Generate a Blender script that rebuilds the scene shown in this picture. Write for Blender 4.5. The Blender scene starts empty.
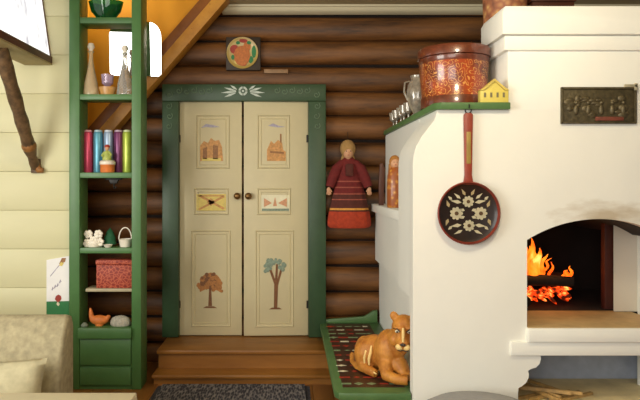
import bpy, bmesh, math, random
from mathutils import Vector, Matrix, Euler
R = math.radians
S = bpy.context.scene
COL = S.collection
rnd = random.Random(7)
H = 1.45          # eye height
F = 620.0         # focal length in pixels of a 640 wide frame
VX, VY = 290.0, 183.0

def X(px, Y): return (px - VX) * Y / F
def Z(py, Y): return H + (VY - py) * Y / F

def lin(c):
    return tuple(((v / 255.) / 12.92 if v / 255. <= .04045 else ((v / 255. + .055) / 1.055) ** 2.4) for v in c) + (1.,)

# ------------------------------------------------------------------ materials
def nodes_of(name):
    m = bpy.data.materials.new(name); m.use_nodes = True
    nt = m.node_tree
    return m, nt, nt.nodes['Principled BSDF']

def coords(nt, scale=(1, 1, 1), rot=(0, 0, 0)):
    tc = nt.nodes.new('ShaderNodeTexCoord'); mp = nt.nodes.new('ShaderNodeMapping')
    mp.inputs['Scale'].default_value = scale; mp.inputs['Rotation'].default_value = rot
    nt.links.new(tc.outputs['Object'], mp.inputs['Vector'])
    return mp.outputs['Vector']

def ramp(nt, fac, stops, interp='LINEAR'):
    r = nt.nodes.new('ShaderNodeValToRGB'); r.color_ramp.interpolation = interp
    e = r.color_ramp.elements
    while len(e) < len(stops): e.new(.5)
    for i, (p, c) in enumerate(stops):
        e[i].position = p; e[i].color = c
    nt.links.new(fac, r.inputs['Fac'])
    return r.outputs['Color']

def noise(nt, vec, scale, detail=4, rough=.55):
    n = nt.nodes.new('ShaderNodeTexNoise'); n.inputs['Scale'].default_value = scale
    n.inputs['Detail'].default_value = detail; n.inputs['Roughness'].default_value = rough
    nt.links.new(vec, n.inputs['Vector'])
    return n.outputs['Fac']

def bump(nt, b, h, strength, dist=.01):
    n = nt.nodes.new('ShaderNodeBump'); n.inputs['Strength'].default_value = strength
    n.inputs['Distance'].default_value = dist
    nt.links.new(h, n.inputs['Height']); nt.links.new(n.outputs['Normal'], b.inputs['Normal'])

def mix(nt, fac, a, b):
    n = nt.nodes.new('ShaderNodeMix'); n.data_type = 'RGBA'
    if hasattr(fac, 'links'): nt.links.new(fac, n.inputs[0])
    else: n.inputs[0].default_value = fac
    for v, i in ((a, 6), (b, 7)):
        if hasattr(v, 'links'): nt.links.new(v, n.inputs[i])
        else: n.inputs[i].default_value = v
    return n.outputs[2]

def mat(name, c, rough=.5, var=.12, scale=12, bmp=.05, metal=0, stretch=(1, 1, 1), spec=.5, coat=0):
    m, nt, b = nodes_of(name)
    L = lin(c); v = coords(nt, stretch)
    n = noise(nt, v, scale)
    lo = tuple(x * (1 - var) for x in L[:3]) + (1,); hi = tuple(min(1, x * (1 + var)) for x in L[:3]) + (1,)
    nt.links.new(ramp(nt, n, [(.3, lo), (.7, hi)]), b.inputs['Base Color'])
    b.inputs['Roughness'].default_value = rough; b.inputs['Metallic'].default_value = metal
    b.inputs['Specular IOR Level'].default_value = spec; b.inputs['Coat Weight'].default_value = coat
    b.inputs['Coat Roughness'].default_value = .08
    if bmp: bump(nt, b, n, bmp)
    return m

def wood(name, a, c, scale=6, stretch=(.25, 1, 1), rough=.5, bmp=.15, knots=False):
    m, nt, b = nodes_of(name)
    v = coords(nt, stretch)
    n1 = noise(nt, v, scale, 8, .65)
    col = ramp(nt, n1, [(.32, lin(a)), (.68, lin(c))])
    v2 = coords(nt, tuple(s * 5 for s in stretch))
    n2 = noise(nt, v2, scale, 5, .7)
    dk = tuple(x * .35 for x in lin(a)[:3]) + (1,)
    col = mix(nt, ramp(nt, n2, [(.62, (0, 0, 0, 1)), (.75, (.7, .7, .7, 1))]), col, dk)
    if knots:
        v3 = coords(nt, (.8, 1, 1.6))
        vo = nt.nodes.new('ShaderNodeTexVoronoi'); vo.inputs['Scale'].default_value = 3.2
        nt.links.new(v3, vo.inputs['Vector'])
        col = mix(nt, ramp(nt, vo.outputs['Distance'], [(.05, (.8, .8, .8, 1)), (.13, (0, 0, 0, 1))]), col, dk)
    nt.links.new(col, b.inputs['Base Color'])
    b.inputs['Roughness'].default_value = rough
    bump(nt, b, n1, bmp)
    return m

def cells(name, stops, scale=30, feature='DISTANCE_TO_EDGE', rough=.4, warp=.0, coat=0, stretch=(1, 1, 1), bmp=0):
    """ornamented surface: a voronoi figure run through a colour ramp"""
    m, nt, b = nodes_of(name)
    v = coords(nt, stretch)
    if warp:
        n = nt.nodes.new('ShaderNodeTexNoise'); n.inputs['Scale'].default_value = scale * .5
        nt.links.new(v, n.inputs['Vector'])
        vm = nt.nodes.new('ShaderNodeVectorMath'); vm.operation = 'MULTIPLY_ADD'
        nt.links.new(n.outputs['Color'], vm.inputs[0]); vm.inputs[1].default_value = (warp,) * 3
        nt.links.new(v, vm.inputs[2]); v = vm.outputs[0]
    vo = nt.nodes.new('ShaderNodeTexVoronoi'); vo.feature = feature
    vo.inputs['Scale'].default_value = scale
    nt.links.new(v, vo.inputs['Vector'])
    nt.links.new(ramp(nt, vo.outputs['Distance'], [(p, lin(c)) for p, c in stops]), b.inputs['Base Color'])
    b.inputs['Roughness'].default_value = rough; b.inputs['Coat Weight'].default_value = coat
    b.inputs['Coat Roughness'].default_value = .1
    if bmp: bump(nt, b, vo.outputs['Distance'], bmp)
    return m

def glass(name, c, rough=.05, trans=1., ior=1.45):
    m, nt, b = nodes_of(name)
    n = noise(nt, coords(nt), 40)
    L = lin(c)
    nt.links.new(ramp(nt, n, [(.3, tuple(x * .9 for x in L[:3]) + (1,)), (.7, L)]), b.inputs['Base Color'])
    b.inputs['Transmission Weight'].default_value = trans; b.inputs['Roughness'].default_value = rough
    b.inputs['IOR'].default_value = ior
    return m

def emit(name, stops, strength, scale=20, stretch=(1, 1, 1)):
    m, nt, b = nodes_of(name)
    n = noise(nt, coords(nt, stretch), scale, 3)
    c = ramp(nt, n, [(p, lin(q)) for p, q in stops])
    b.inputs['Base Color'].default_value = (.02, .01, .0, 1)
    nt.links.new(c, b.inputs['Emission Color']); b.inputs['Emission Strength'].default_value = strength
    return m

def plaster(name, c, soot=False):
    m, nt, b = nodes_of(name)
    v = coords(nt); n = noise(nt, v, 3, 6)
    L = lin(c)
    col = ramp(nt, n, [(.3, tuple(x * .96 for x in L[:3]) + (1,)), (.7, L)])
    if soot:   # smoke stain over the mouth of the stove
        vd = nt.nodes.new('ShaderNodeVectorMath'); vd.operation = 'SUBTRACT'
        nt.links.new(v, vd.inputs[0]); vd.inputs[1].default_value = (.08, 0, 1.265)
        vs = nt.nodes.new('ShaderNodeVectorMath'); vs.operation = 'MULTIPLY'
        nt.links.new(vd.outputs[0], vs.inputs[0]); vs.inputs[1].default_value = (1.9, 2.2, 5.2)
        vl = nt.nodes.new('ShaderNodeVectorMath'); vl.operation = 'LENGTH'
        nt.links.new(vs.outputs[0], vl.inputs[0])
        n2 = noise(nt, coords(nt, (1, 1, 3)), 6, 6)
        ma = nt.nodes.new('ShaderNodeMath'); ma.operation = 'MULTIPLY_ADD'
        nt.links.new(n2, ma.inputs[0]); ma.inputs[1].default_value = .9
        nt.links.new(vl.outputs['Value'], ma.inputs[2])
        f = ramp(nt, ma.outputs[0], [(.55, (.7, .7, .7, 1)), (1., (0, 0, 0, 1))])
        col = mix(nt, f, col, lin((168, 146, 108)))
    nt.links.new(col, b.inputs['Base Color'])
    b.inputs['Roughness'].default_value = .75
    bump(nt, b, noise(nt, v, 9, 6), .12, .02)
    return m

WHITE = plaster('lime_plaster', (238, 238, 230), True)
WHITE2 = plaster('lime_plaster_plain', (238, 238, 230))
GREYTILE = mat('grey_blue_plaster', (166, 174, 190), .6)
HEARTH = mat('fire_clay_floor', (188, 160, 112), .7, .2, 8)
SOOT = mat('soot', (26, 18, 14), .9, .4, 6, .2)
IRONRED = mat('iron_red_reflection', (70, 30, 22), .6, .3, 10)  # reflected red light is mixed into the colour of this dark iron
LOG = wood('log_wood', (54, 31, 13), (132, 84, 38), 8, (.16, 1, 1.3), .55, .35, True)
GAP = mat('log_gap_dark', (26, 14, 8), .95, .4, 30, .3)  # dark brown strips between the log rows
CREAM = mat('cream_board_paint', (214, 209, 166), .5, .03, 6, .03, 0, (.3, 1, 1))
ORANGE = mat('orange_wall_paint', (240, 166, 26), .6, .05, 4)
STAIRW = wood('stair_wood', (172, 112, 32), (204, 146, 56), 6, (1, 1, 1))
STAIRD = wood('stair_wood_shaded', (118, 66, 14), (142, 84, 22), 6, (1, 1, 1))  # darker copy of the stair wood, shadow painted into its brown
STEP = wood('step_wood', (134, 86, 32), (164, 110, 46), 6, (.2, 1, 1), .42, .06)
FLOOR = wood('floor_wood', (136, 88, 36), (166, 110, 50), 6, (1, .2, 1), .45, .06)
CEIL = mat('ceiling_paint', (176, 158, 118), .7, .05, 5)
TRIMC = mat('crown_paint', (205, 195, 165), .5, .05, 8, .03, 0, (.2, 1, 1))
GREEN = mat('bookcase_green', (74, 116, 64), .42, .08, 10, .04)
DGREEN = mat('door_frame_green', (48, 74, 46), .45, .12, 10, .06)
BGREEN = mat('bench_green', (78, 112, 64), .4, .12, 10, .05)
DOORW = mat('door_cream', (204, 192, 154), .5, .03, 8, .03)
DOORL = mat('door_moulding_cream', (210, 199, 162), .5, .03, 8, .03)
BRASS = mat('brass', (128, 96, 56), .35, .15, 20, .05, .8)
IRON = mat('cast_iron', (84, 75, 52), .5, .35, 40, .4, .4)
IRONH = mat('cast_iron_worn', (92, 82, 58), .5, .3, 40, .3, .4)
DARKM = mat('black_iron', (30, 27, 24), .5, .3, 30, .1, .3)
PCREAM = mat('paint_cream', (226, 220, 190), .6)
PWHITE = mat('paint_white', (190, 200, 190), .6)
PWFAINT = mat('paint_faded_white', (104, 126, 100), .6)
PRED = mat('paint_red', (160, 48, 30), .5, .2)
RIMRED = mat('paint_rim_red', (122, 44, 30), .4, .2, 20, .05, 0, (1, 1, 1), .5, .2)
HANDRED = mat('paint_handle_red', (140, 56, 38), .45, .2, 20)
PORANGE = mat('paint_orange', (200, 146, 86), .6, .25, 60)
PBROWN = mat('paint_brown', (150, 104, 62), .6, .25, 60)
TREEO = mat('paint_leaf_brown', (170, 112, 54), .6, .25, 60)
TREEB = mat('paint_bark_brown', (118, 74, 38), .6, .2, 60)
PGREY = mat('paint_grey_violet', (168, 160, 178), .6, .2, 60)
PTEAL = mat('paint_teal_green', (128, 144, 126), .6, .3, 90)
PYEL = mat('paint_yellow', (222, 200, 110), .6, .1, 40)
PPINK = mat('paint_pale_red', (205, 150, 112), .6, .2, 60)
PGREEN = mat('paint_green', (38, 118, 62), .5, .12)
PBLACK = mat('paint_black', (36, 22, 16), .35, .3, 30, .03, 0, (1, 1, 1), .5, .3)
PAPER = mat('white_card', (240, 238, 236), .6, .03)
PALEW = mat('pale_wood', (186, 150, 92), .6, .25, 30, .1, 0, (1, 1, .3))
DKWOOD = wood('dark_brown_wood', (62, 32, 20), (98, 52, 30), 8, (.4, .4, .4))
STRUT = mat('carved_brown_wood', (98, 74, 48), .55, .5, 22, .5)
def birch_bark(name):
    m, nt, b = nodes_of(name)
    v = coords(nt)
    n = nt.nodes.new('ShaderNodeTexNoise'); n.inputs['Scale'].default_value = 16
    nt.links.new(v, n.inputs['Vector'])
    vm = nt.nodes.new('ShaderNodeVectorMath'); vm.operation = 'MULTIPLY_ADD'
    nt.links.new(n.outputs['Color'], vm.inputs[0]); vm.inputs[1].default_value = (.05,) * 3
    nt.links.new(v, vm.inputs[2])
    vo = nt.nodes.new('ShaderNodeTexVoronoi'); vo.inputs['Scale'].default_value = 26
    nt.links.new(vm.outputs[0], vo.inputs['Vector'])
    sn = nt.nodes.new('ShaderNodeMath'); sn.operation = 'SINE'
    mu = nt.nodes.new('ShaderNodeMath'); mu.operation = 'MULTIPLY'; mu.inputs[1].default_value = 20
    nt.links.new(vo.outputs['Distance'], mu.inputs[0]); nt.links.new(mu.outputs[0], sn.inputs[0])
    lines = ramp(nt, sn.outputs[0], [(.7, (0, 0, 0, 1)), (.98, (.9, .9, .9, 1))])
    base = ramp(nt, noise(nt, v, 7, 3), [(.35, lin((96, 38, 20))), (.62, lin((168, 70, 28)))])
    nt.links.new(mix(nt, lines, base, lin((222, 158, 82))), b.inputs['Base Color'])
    b.inputs['Roughness'].default_value = .3; b.inputs['Coat Weight'].default_value = .7; b.inputs['Coat Roughness'].default_value = .1
    return m
BARK = birch_bark('lacquered_birch_bark')
BARKR = mat('lacquered_red_brown', (100, 46, 26), .3, .25, 30, .05, 0, (1, 1, 1), .5, .6)
REDBOX = cells('red_woven_box', [(0, (196, 104, 70)), (.1, (154, 54, 36)), (.4, (120, 36, 24))], 42, 'DISTANCE_TO_EDGE', .6, .02)
BASKETP = cells('patterned_basket_paint', [(0, (222, 190, 110)), (.2, (190, 138, 88)), (.5, (160, 100, 68)), (.9, (120, 74, 54))], 22, 'F1', .6, .03)
SOFA = mat('beige_upholstery', (166, 156, 126), .95, .22, 26, .4)
CUSH = mat('pale_cushion_cloth', (186, 178, 146), .95, .12, 24, .3)
CLOTH = cells('printed_tablecloth', [(0, (206, 170, 140)), (.02, (206, 196, 168)), (.2, (212, 204, 176))], 9, 'F1', .8)
GREYF = mat('grey_seat_cloth', (150, 150, 152), .9, .06, 40, .2)
TIGER = wood('carved_ochre_wood', (158, 92, 28), (210, 144, 58), 16, (1, 1, .7), .55, .25)
TCREAM = mat('carving_cream', (232, 200, 130), .5, .1)
DRESS = mat('dark_red_cloth', (104, 24, 22), .85, .2, 40, .2)
DSTRIPE = mat('pink_braid', (150, 76, 60), .8, .2, 60)
DBROWN = mat('brown_apron_cloth', (82, 34, 24), .85, .2, 40, .2)
DORANGE = mat('orange_hem_cloth', (164, 54, 24), .85, .2, 40, .2)
DGOLD = mat('gold_braid', (206, 140, 52), .7, .2, 60)
SCARF = mat('tan_headscarf', (164, 128, 76), .9, .15, 40, .2)
SKIN = mat('doll_skin', (206, 156, 120), .7, .05)
FIGP = cells('painted_figure', [(0, (232, 190, 100)), (.2, (206, 140, 52)), (.5, (160, 84, 32))], 34, 'F1', .4, .02, .3)
REFLECTG = emit('glass_reflection_glow', [(.36, (186, 184, 190)), (.52, (255, 255, 250))], 1.3, 7, (1, 1.6, .7))  # emission imitates a bright window reflected in the case's glass panes
MIRROR = mat('mirror_silver', (245, 245, 245), .02, .01, 3, 0, 1)
FLAME = emit('flame', [(.36, (255, 70, 6)), (.58, (255, 128, 26)), (.8, (255, 210, 110))], 2.2, 14, (1, 1, .5))
EMBER = emit('ember', [(.42, (50, 6, 2)), (.55, (235, 60, 10)), (.74, (255, 190, 90))], 2.2, 24)
CHAR = mat('charred_wood', (34, 22, 16), .9, .4, 30, .4)
CLEARG = glass('clear_glass', (252, 252, 244), .05, .8)
SILVERG = mat('silver_grey_glass', (158, 148, 132), .2, .35, 35, .15, .2, (1, 1, 1), .8, .6)
GREENG = glass('green_glass', (40, 130, 70), .05, .75)
GOLDG = glass('gold_painted_glass', (255, 236, 196), .08, .62)
AMBER = mat('amber_dish', (196, 146, 84), .3, .2, 30)
LILAC = glass('lilac_crystal', (240, 222, 248), .05, .75)
CERW = mat('white_ceramic', (238, 228, 212), .35, .06, 30)
CERO = mat('orange_clay', (216, 122, 56), .55, .15, 30)
CERG = mat('grey_plaited_bast', (178, 172, 158), .8, .25, 60, .5)
FOREST = mat('dark_green_felt', (22, 84, 50), .8, .2, 40, .2)
YHOUSE = mat('yellow_house_paint', (214, 196, 96), .5, .06)
RUG = cells('charcoal_woven_rug', [(0, (34, 33, 40)), (.4, (56, 54, 62)), (.8, (128, 122, 120))], 24, 'F1', .95, .02, 0, (3.2, .8, 1), .5)
FRINGE = mat('rug_fringe', (60, 58, 62), .95, .3, 60)
BENCHD = mat('bench_dark_paint', (66, 40, 26), .45, .3, 12)

# ------------------------------------------------------------------ mesh builder
class MB:
    def __init__(s): s.bm = bmesh.new()
    def _fin(s, verts, mi, M=None):
        vs = set(verts)
        if M is not None:
            for v in vs: v.co = M @ v.co
        for f in s.bm.faces:
            if f.material_index == 0 and mi and all(v in vs for v in f.verts): f.material_index = mi
    def box(s, x0, x1, y0, y1, z0, z1, mi=0, bev=0., M=None, seg=2):
        co = [(x, y, z) for x in (x0, x1) for y in (y0, y1) for z in (z0, z1)]
        v = [s.bm.verts.new(c) for c in co]
        fs = [s.bm.faces.new([v[i] for i in q]) for q in ((0, 1, 3, 2), (4, 6, 7, 5), (0, 4, 5, 1), (2, 3, 7, 6), (0, 2, 6, 4), (1, 5, 7, 3))]
        for f in fs: f.material_index = mi
        allv = list(v)
        if bev:
            es = list({e for f in fs for e in f.edges})
            r = bmesh.ops.bevel(s.bm, geom=es, offset=bev, segments=seg, affect='EDGES', profile=.5, material=-1)
            allv = [a for a in set(v) | set(r['verts']) if a.is_valid]
            for f in r['faces']: f.material_index = mi
        if M is not None:
            for a in set(allv): a.co = M @ a.co
        return s
    def prism(s, pts, a0, a1, axis='y', mi=0, M=None, bev=0.):
        def mk(p, a):
            return {'y': (p[0], a, p[1]), 'x': (a, p[0], p[1]), 'z': (p[0], p[1], a)}[axis]
        A = [s.bm.verts.new(mk(p, a0)) for p in pts]; B = [s.bm.verts.new(mk(p, a1)) for p in pts]
        n = len(pts); fs = [s.bm.faces.new(A), s.bm.faces.new(B[::-1])]
        for i in range(n):
            j = (i + 1) % n
            fs.append(s.bm.faces.new((A[j], A[i], B[i], B[j])))
        for f in fs: f.material_index = mi
        bmesh.ops.recalc_face_normals(s.bm, faces=fs)
        vv = A + B
        if bev:
            es = list({e for f in fs[:2] for e in f.edges})
            r = bmesh.ops.bevel(s.bm, geom=es, offset=bev, segments=2, affect='EDGES', profile=.5, material=-1)
            vv = [a for a in set(vv) | set(r['verts']) if a.is_valid]
        if M is not None:
            for v in set(vv): v.co = M @ v.co
        return s
    def lathe(s, prof, c=(0, 0, 0), mi=0, seg=24, sx=1, sy=1, M=None, mf=None, wob=None):
        rings = []
        for (r, z) in prof:
            if r < 1e-6: rings.append([s.bm.verts.new((0, 0, z))])
            else:
                ring = []
                for k in range(seg):
                    a = 2 * math.pi * k / seg
                    rr = r * (1 + (wob(a, z) if wob else 0))
                    ring.append(s.bm.verts.new((rr * math.cos(a) * sx, rr * math.sin(a) * sy, z)))
                rings.append(ring)
        T = Matrix.Translation(Vector(c)) @ (M if M is not None else Matrix())
        fs = []
        for i in range(len(rings) - 1):
            a, b = rings[i], rings[i + 1]
            m = mf(i) if mf else mi
            for k in range(seg):
                q = [a[k % len(a)], a[(k + 1) % len(a)], b[(k + 1) % len(b)], b[k % len(b)]]
                u = []
                for w in q:
                    if w not in u: u.append(w)
                if len(u) > 2:
                    f = s.bm.faces.new(u); f.material_index = m; fs.append(f)
        for ring, last in ((rings[0], False), (rings[-1], True)):
            if len(ring) > 2:
                f = s.bm.faces.new(ring); f.material_index = (mf(len(rings) - 2 if last else 0) if mf else mi); fs.append(f)
        bmesh.ops.recalc_face_normals(s.bm, faces=fs)
        for r in rings:
            for v in r: v.co = T @ v.co
        return s
    def ell(s, c, r, mi=0, seg=16, M=None):
        n = 10
        prof = [(math.sin(math.pi * i / n), -math.cos(math.pi * i / n)) for i in range(n + 1)]
        prof[0] = (0, -1); prof[-1] = (0, 1)
        D = Matrix.Diagonal((r[0], r[1], r[2], 1))
        return s.lathe(prof, c, mi, seg, M=(M @ D if M is not None else D))
    def tube(s, pts, rad, mi=0, seg=8, closed=False):
        pts = [Vector(p) for p in pts]; n = len(pts)
        rr = rad if isinstance(rad, (list, tuple)) else [rad] * n
        rings = []; up = Vector((0, 0, 1)); prev = None
        for i, p in enumerate(pts):
            a = pts[(i - 1) % n] if (closed or i > 0) else p
            b = pts[(i + 1) % n] if (closed or i < n - 1) else p
            t = (b - a).normalized()
            if prev is None:
                ref = Vector((0, 0, 1)) if abs(t.z) < .9 else Vector((1, 0, 0))
                u = t.cross(ref).normalized()
            else: u = (prev - t * prev.dot(t)).normalized()
            prev = u; w = t.cross(u)
            rings.append([s.bm.verts.new(p + (u * math.cos(2 * math.pi * k / seg) + w * math.sin(2 * math.pi * k / seg)) * rr[i]) for k in range(seg)])
        fs = []
        for i in range(n if closed else n - 1):
            a, b = rings[i], rings[(i + 1) % n]
            for k in range(seg):
                fs.append(s.bm.faces.new((a[k], a[(k + 1) % seg], b[(k + 1) % seg], b[k])))
        if not closed: fs += [s.bm.faces.new(rings[0][::-1]), s.bm.faces.new(rings[-1])]
        for f in fs: f.material_index = mi
        bmesh.ops.recalc_face_normals(s.bm, faces=fs)
        return s
    def pillow(s, w, h, t, M, mi=0, n=14, pinch=.06):
        top = []; bot = []
        for i in range(n + 1):
            ra, rb = [], []
            for j in range(n + 1):
                u = -1 + 2 * i / n; v = -1 + 2 * j / n
                k = 1 - pinch * (1 - v * v) * abs(u) ** 3; l = 1 - pinch * (1 - u * u) * abs(v) ** 3
                d = t / 2 * max(0, (1 - u ** 4)) ** .6 * max(0, (1 - v ** 4)) ** .6
                d *= 1 + .07 * math.sin(5 * u + 3 * v) + .05 * math.sin(9 * v - 4 * u)
                a = s.bm.verts.new(M @ Vector((u * w / 2 * k, v * h / 2 * l, d)))
                edge = i in (0, n) or j in (0, n)
                b = a if edge else s.bm.verts.new(M @ Vector((u * w / 2 * k, v * h / 2 * l, -d)))
                ra.append(a); rb.append(b)
            top.append(ra); bot.append(rb)
        fs = []
        for i in range(n):
            for j in range(n):
                fs.append(s.bm.faces.new((top[i][j], top[i + 1][j], top[i + 1][j + 1], top[i][j + 1])))
                try: fs.append(s.bm.faces.new((bot[i][j], bot[i][j + 1], bot[i + 1][j + 1], bot[i + 1][j])))
                except ValueError: pass
        for f in fs: f.material_index = mi
        bmesh.ops.recalc_face_normals(s.bm, faces=fs)
        return s
    def build(s, name, mats, parent=None, smooth=40, local=False, label=None, remesh=0, smoothit=3):
        if not isinstance(mats, (list, tuple)): mats = [mats]
        off = Vector((0, 0, 0))
        if parent is not None and not local:
            r = parent
            while r.parent: r = r.parent
            off = r.location.copy()
        for v in s.bm.verts: v.co -= off
        me = bpy.data.meshes.new(name); s.bm.to_mesh(me); s.bm.free()
        for m in mats: me.materials.append(m)
        if remesh:
            tmp = bpy.data.objects.new('tmp', me); COL.objects.link(tmp)
            md = tmp.modifiers.new('r', 'REMESH'); md.mode = 'VOXEL'; md.voxel_size = remesh; md.use_smooth_shade = True
            sm = tmp.modifiers.new('s', 'SMOOTH'); sm.iterations = smoothit; sm.factor = .5
            dg = bpy.context.evaluated_depsgraph_get(); dg.update()
            me2 = bpy.data.meshes.new_from_object(tmp.evaluated_get(dg), depsgraph=dg)
            bpy.data.objects.remove(tmp); bpy.data.meshes.remove(me); me = me2; me.name = name
            if not me.materials:
                for m in mats: me.materials.append(m)
        if smooth:
            for p in me.polygons: p.use_smooth = True
            me.set_sharp_from_angle(angle=R(smooth))
        o = bpy.data.objects.new(name, me); COL.objects.link(o)
        if parent is not None: o.parent = parent
        if label: o['label'] = label
        return o

def tag(o, label, cat, group=None):
    o['label'] = label; o['category'] = cat
    if group: o['group'] = group
    return o
def thing(name, loc, label, cat, group=None):
    o = bpy.data.objects.new(name, None); o.empty_display_size = .05; COL.objects.link(o); o.location = loc
    return tag(o, label, cat, group)
def struct(o):
    o['kind'] = 'structure'; return o
def kids(o): return [c for c in bpy.data.objects if c.parent is o]
def copy_tree(o, parent=None):
    c = o.copy(); COL.objects.link(c); c.parent = parent
    for ch in kids(o): copy_tree(ch, c)
    return c
def face_y(c):    # matrix: local z axis turned to face the viewer (-y)
    return Matrix.Translation(Vector(c)) @ Matrix.Rotation(R(90), 4, 'X')
def disc_pts(cx, cz, r, n=20, ry=None, ph=0):
    return [(cx + r * math.cos(2 * math.pi * k / n + ph), cz + (ry or r) * math.sin(2 * math.pi * k / n + ph)) for k in range(n)]

# ================================================================== SETTING
# log wall
PITCH = .2055; Z0 = Z(14, 5.03) + .2055 * 2
b = MB()
prof = []   # (y, z, gap?)
z = Z0
rows = 18
for i in range(rows):
    top = Z0 - i * PITCH; cz = top - PITCH / 2
    for k in range(11):
        a = math.pi * (k / 10) * .94 + .03 * math.pi
        prof.append((5.125 - .095 * math.sin(a) ** .62, cz + PITCH * .475 * math.cos(a)))
NX = 60; x0, x1 = -3.2, 3.2
grid = []
ph = [rnd.random() * 6 for _ in range(rows)]
for j in range(NX + 1):
    xx = x0 + (x1 - x0) * j / NX
    row = []
    for q, (yy, zz) in enumerate(prof):
        i = q // 11
        row.append(b.bm.verts.new((xx, yy + .006 * math.sin(xx * 2.3 + ph[i]), zz + .008 * math.sin(xx * 1.7 + ph[i]) )))
    grid.append(row)
for j in range(NX):
    for q in range(len(prof) - 1):
        f = b.bm.faces.new((grid[j][q], grid[j][q + 1], grid[j + 1][q + 1], grid[j + 1][q]))
        f.material_index = 1 if q % 11 == 10 else 0
b.box(x0, x1, 5.125, 5.2, -.2, Z0, 1)
bmesh.ops.recalc_face_normals(b.bm, faces=b.bm.faces[:])
struct(b.build('wall_back', [LOG, GAP], smooth=60))

# floor with plank joints
b = MB()
for i in range(46):
    xx = -3.2 + i * .14
    b.box(xx, xx + .138, -1.5, 5.125, -.04, 0, 0, .002)
struct(b.build('floor', FLOOR))

# cream board partition
b = MB()
zt = Z(55, 4.4)
k0 = zt + .2755 * 3
for i in range(12):
    z1 = k0 - i * .2755; z0 = max(.0, z1 - .2745)
    if z1 <= 0.02: break
    b.box(-3.2, -1.553, 4.4, 4.47, z0, z1, 0, .004)
struct(b.build('wall_left', CREAM))

# ceiling and crown moulding
ZC = Z(6, 5.0)
b = MB()
b.box(-3.2, 3.2, -1.5, 4.62, ZC + .002, ZC + .08)
b.box(X(222, 5.0), 3.2, 4.62, 5.125, ZC + .002, ZC + .08)
struct(b.build('ceiling', CEIL))
b = MB()
pts = [(5.06, ZC), (4.95, ZC), (4.955, ZC - .012), (4.97, ZC - .018), (4.978, ZC - .035), (5.0, ZC - .05), (5.06, ZC - .055)]
b.prism(pts, X(222, 5.0), 3.2, 'x')
struct(b.build('trim_1', TRIMC))

# orange wall above the stair and the stair stringer
YS = 4.80
def SP(px, py, Y=YS): return (X(px, Y), Z(py, Y))
b = MB()
b.prism([SP(240, -50), SP(200, 0), SP(88, 131), SP(40, 187), SP(-40, 187), SP(-40, -60)], 4.94, 4.97, 'y')
struct(b.build('wall_upper', ORANGE))
st = thing('stair_stringer', (X(160, YS), 4.82, Z(60, YS)), 'sloping wooden stair stringer of two boards above left of the double door', 'stairs')
def diag(px_top, w, py0=-45, py1=190):    # board running parallel to the stair slope
    k = (227 - 162) / 75.
    q = lambda base, py: SP(base - k * py, py)
    return [q(px_top, py0), q(px_top + w, py0), q(px_top + w, py1), q(px_top, py1)]
MB().prism(diag(212, 15), 4.78, 4.93, 'y', 0, None, .006).build('face_board', STAIRW, st, label='light tan lower board of the stringer')
MB().prism(diag(198, 13.6), 4.82, 4.93, 'y', 0, None, .004).build('upper_board', STAIRD, st, label='upper board of the stringer with shade in its dark brown')

# ================================================================== DOOR
d1 = bpy.data.objects.new('door_1', None); COL.objects.link(d1); d1.location = (X(243, 5), 5.0, .216); struct(d1)
YF = 4.94
b = MB()
zt0, zt1 = Z(101, YF), Z(84, YF)
b.box(X(162, YF), X(326, YF), YF, 5.06, zt0, zt1, 0, .006)
b.box(X(162, YF), X(178.5, YF), YF + .002, 5.06, .219, zt0 - .001, 0, .006)
b.box(X(308.5, YF), X(326, YF), YF + .002, 5.06, .219, zt0 - .001, 0, .006)
fr = b.build('door_frame', DGREEN, d1)
b = MB()     # white painted ornament over the doors
yo = YF - .003
def PP(lst, Y=YF): return [(X(a, Y), Z(c, Y)) for a, c in lst]
cx, cz = X(243, YF), Z(91, YF)
for k in range(4):
    a0 = k * math.pi / 2 + .12; a1 = (k + 1) * math.pi / 2 - .12
    ring = [(cx + .036 * math.cos(a0 + (a1 - a0) * t / 6), cz + .036 * math.sin(a0 + (a1 - a0) * t / 6)) for t in range(7)]
    ring += [(cx + .02 * math.cos(a1 - (a1 - a0) * t / 6), cz + .02 * math.sin(a1 - (a1 - a0) * t / 6)) for t in range(7)]
    b.prism(ring, yo, YF + .004, 'y')
b.prism(disc_pts(cx, cz, .01, 10), yo, YF + .004, 'y')
for sgn in (-1, 1):
    for (dx, dz, l, an) in ((.055, .0, .1, 16), (.055, -.006, .12, -4), (.06, -.016, .095, -20), (.05, .012, .06, 34)):
        ca, sa = math.cos(R(an)), math.sin(R(an))
        p = [(0, -.003), (l * .5, -.009), (l, 0), (l * .5, .009), (0, .003)]
        b.prism([(cx + sgn * (dx + u * ca - v * sa), cz + dz + u * sa + v * ca) for u, v in p], yo, YF + .004, 'y')
b.build('painted_ornament', PWHITE, fr, label='white painted wing motif on the header')
b = MB()     # faint scrolls on header ends and jambs
for sgn in (-1, 1):
    for (ox, oz) in [(.27, .004), (.33, -.006), (.39, .005), (.45, -.004), (.51, .003), (.585, -.03), (.59, -.12), (.585, -.2), (.59, -.28)]:
        c0 = (cx + sgn * ox, cz + oz)
        pts = [(c0[0] + (.006 + .0028 * t) * math.cos(t * .9), yo - .001, c0[1] + (.006 + .0028 * t) * math.sin(t * .9)) for t in range(9)]
        b.tube(pts, .0035, 0, 6)
b.build('painted_scrolls', PWFAINT, fr, label='faded scrolls along the frame')

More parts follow.
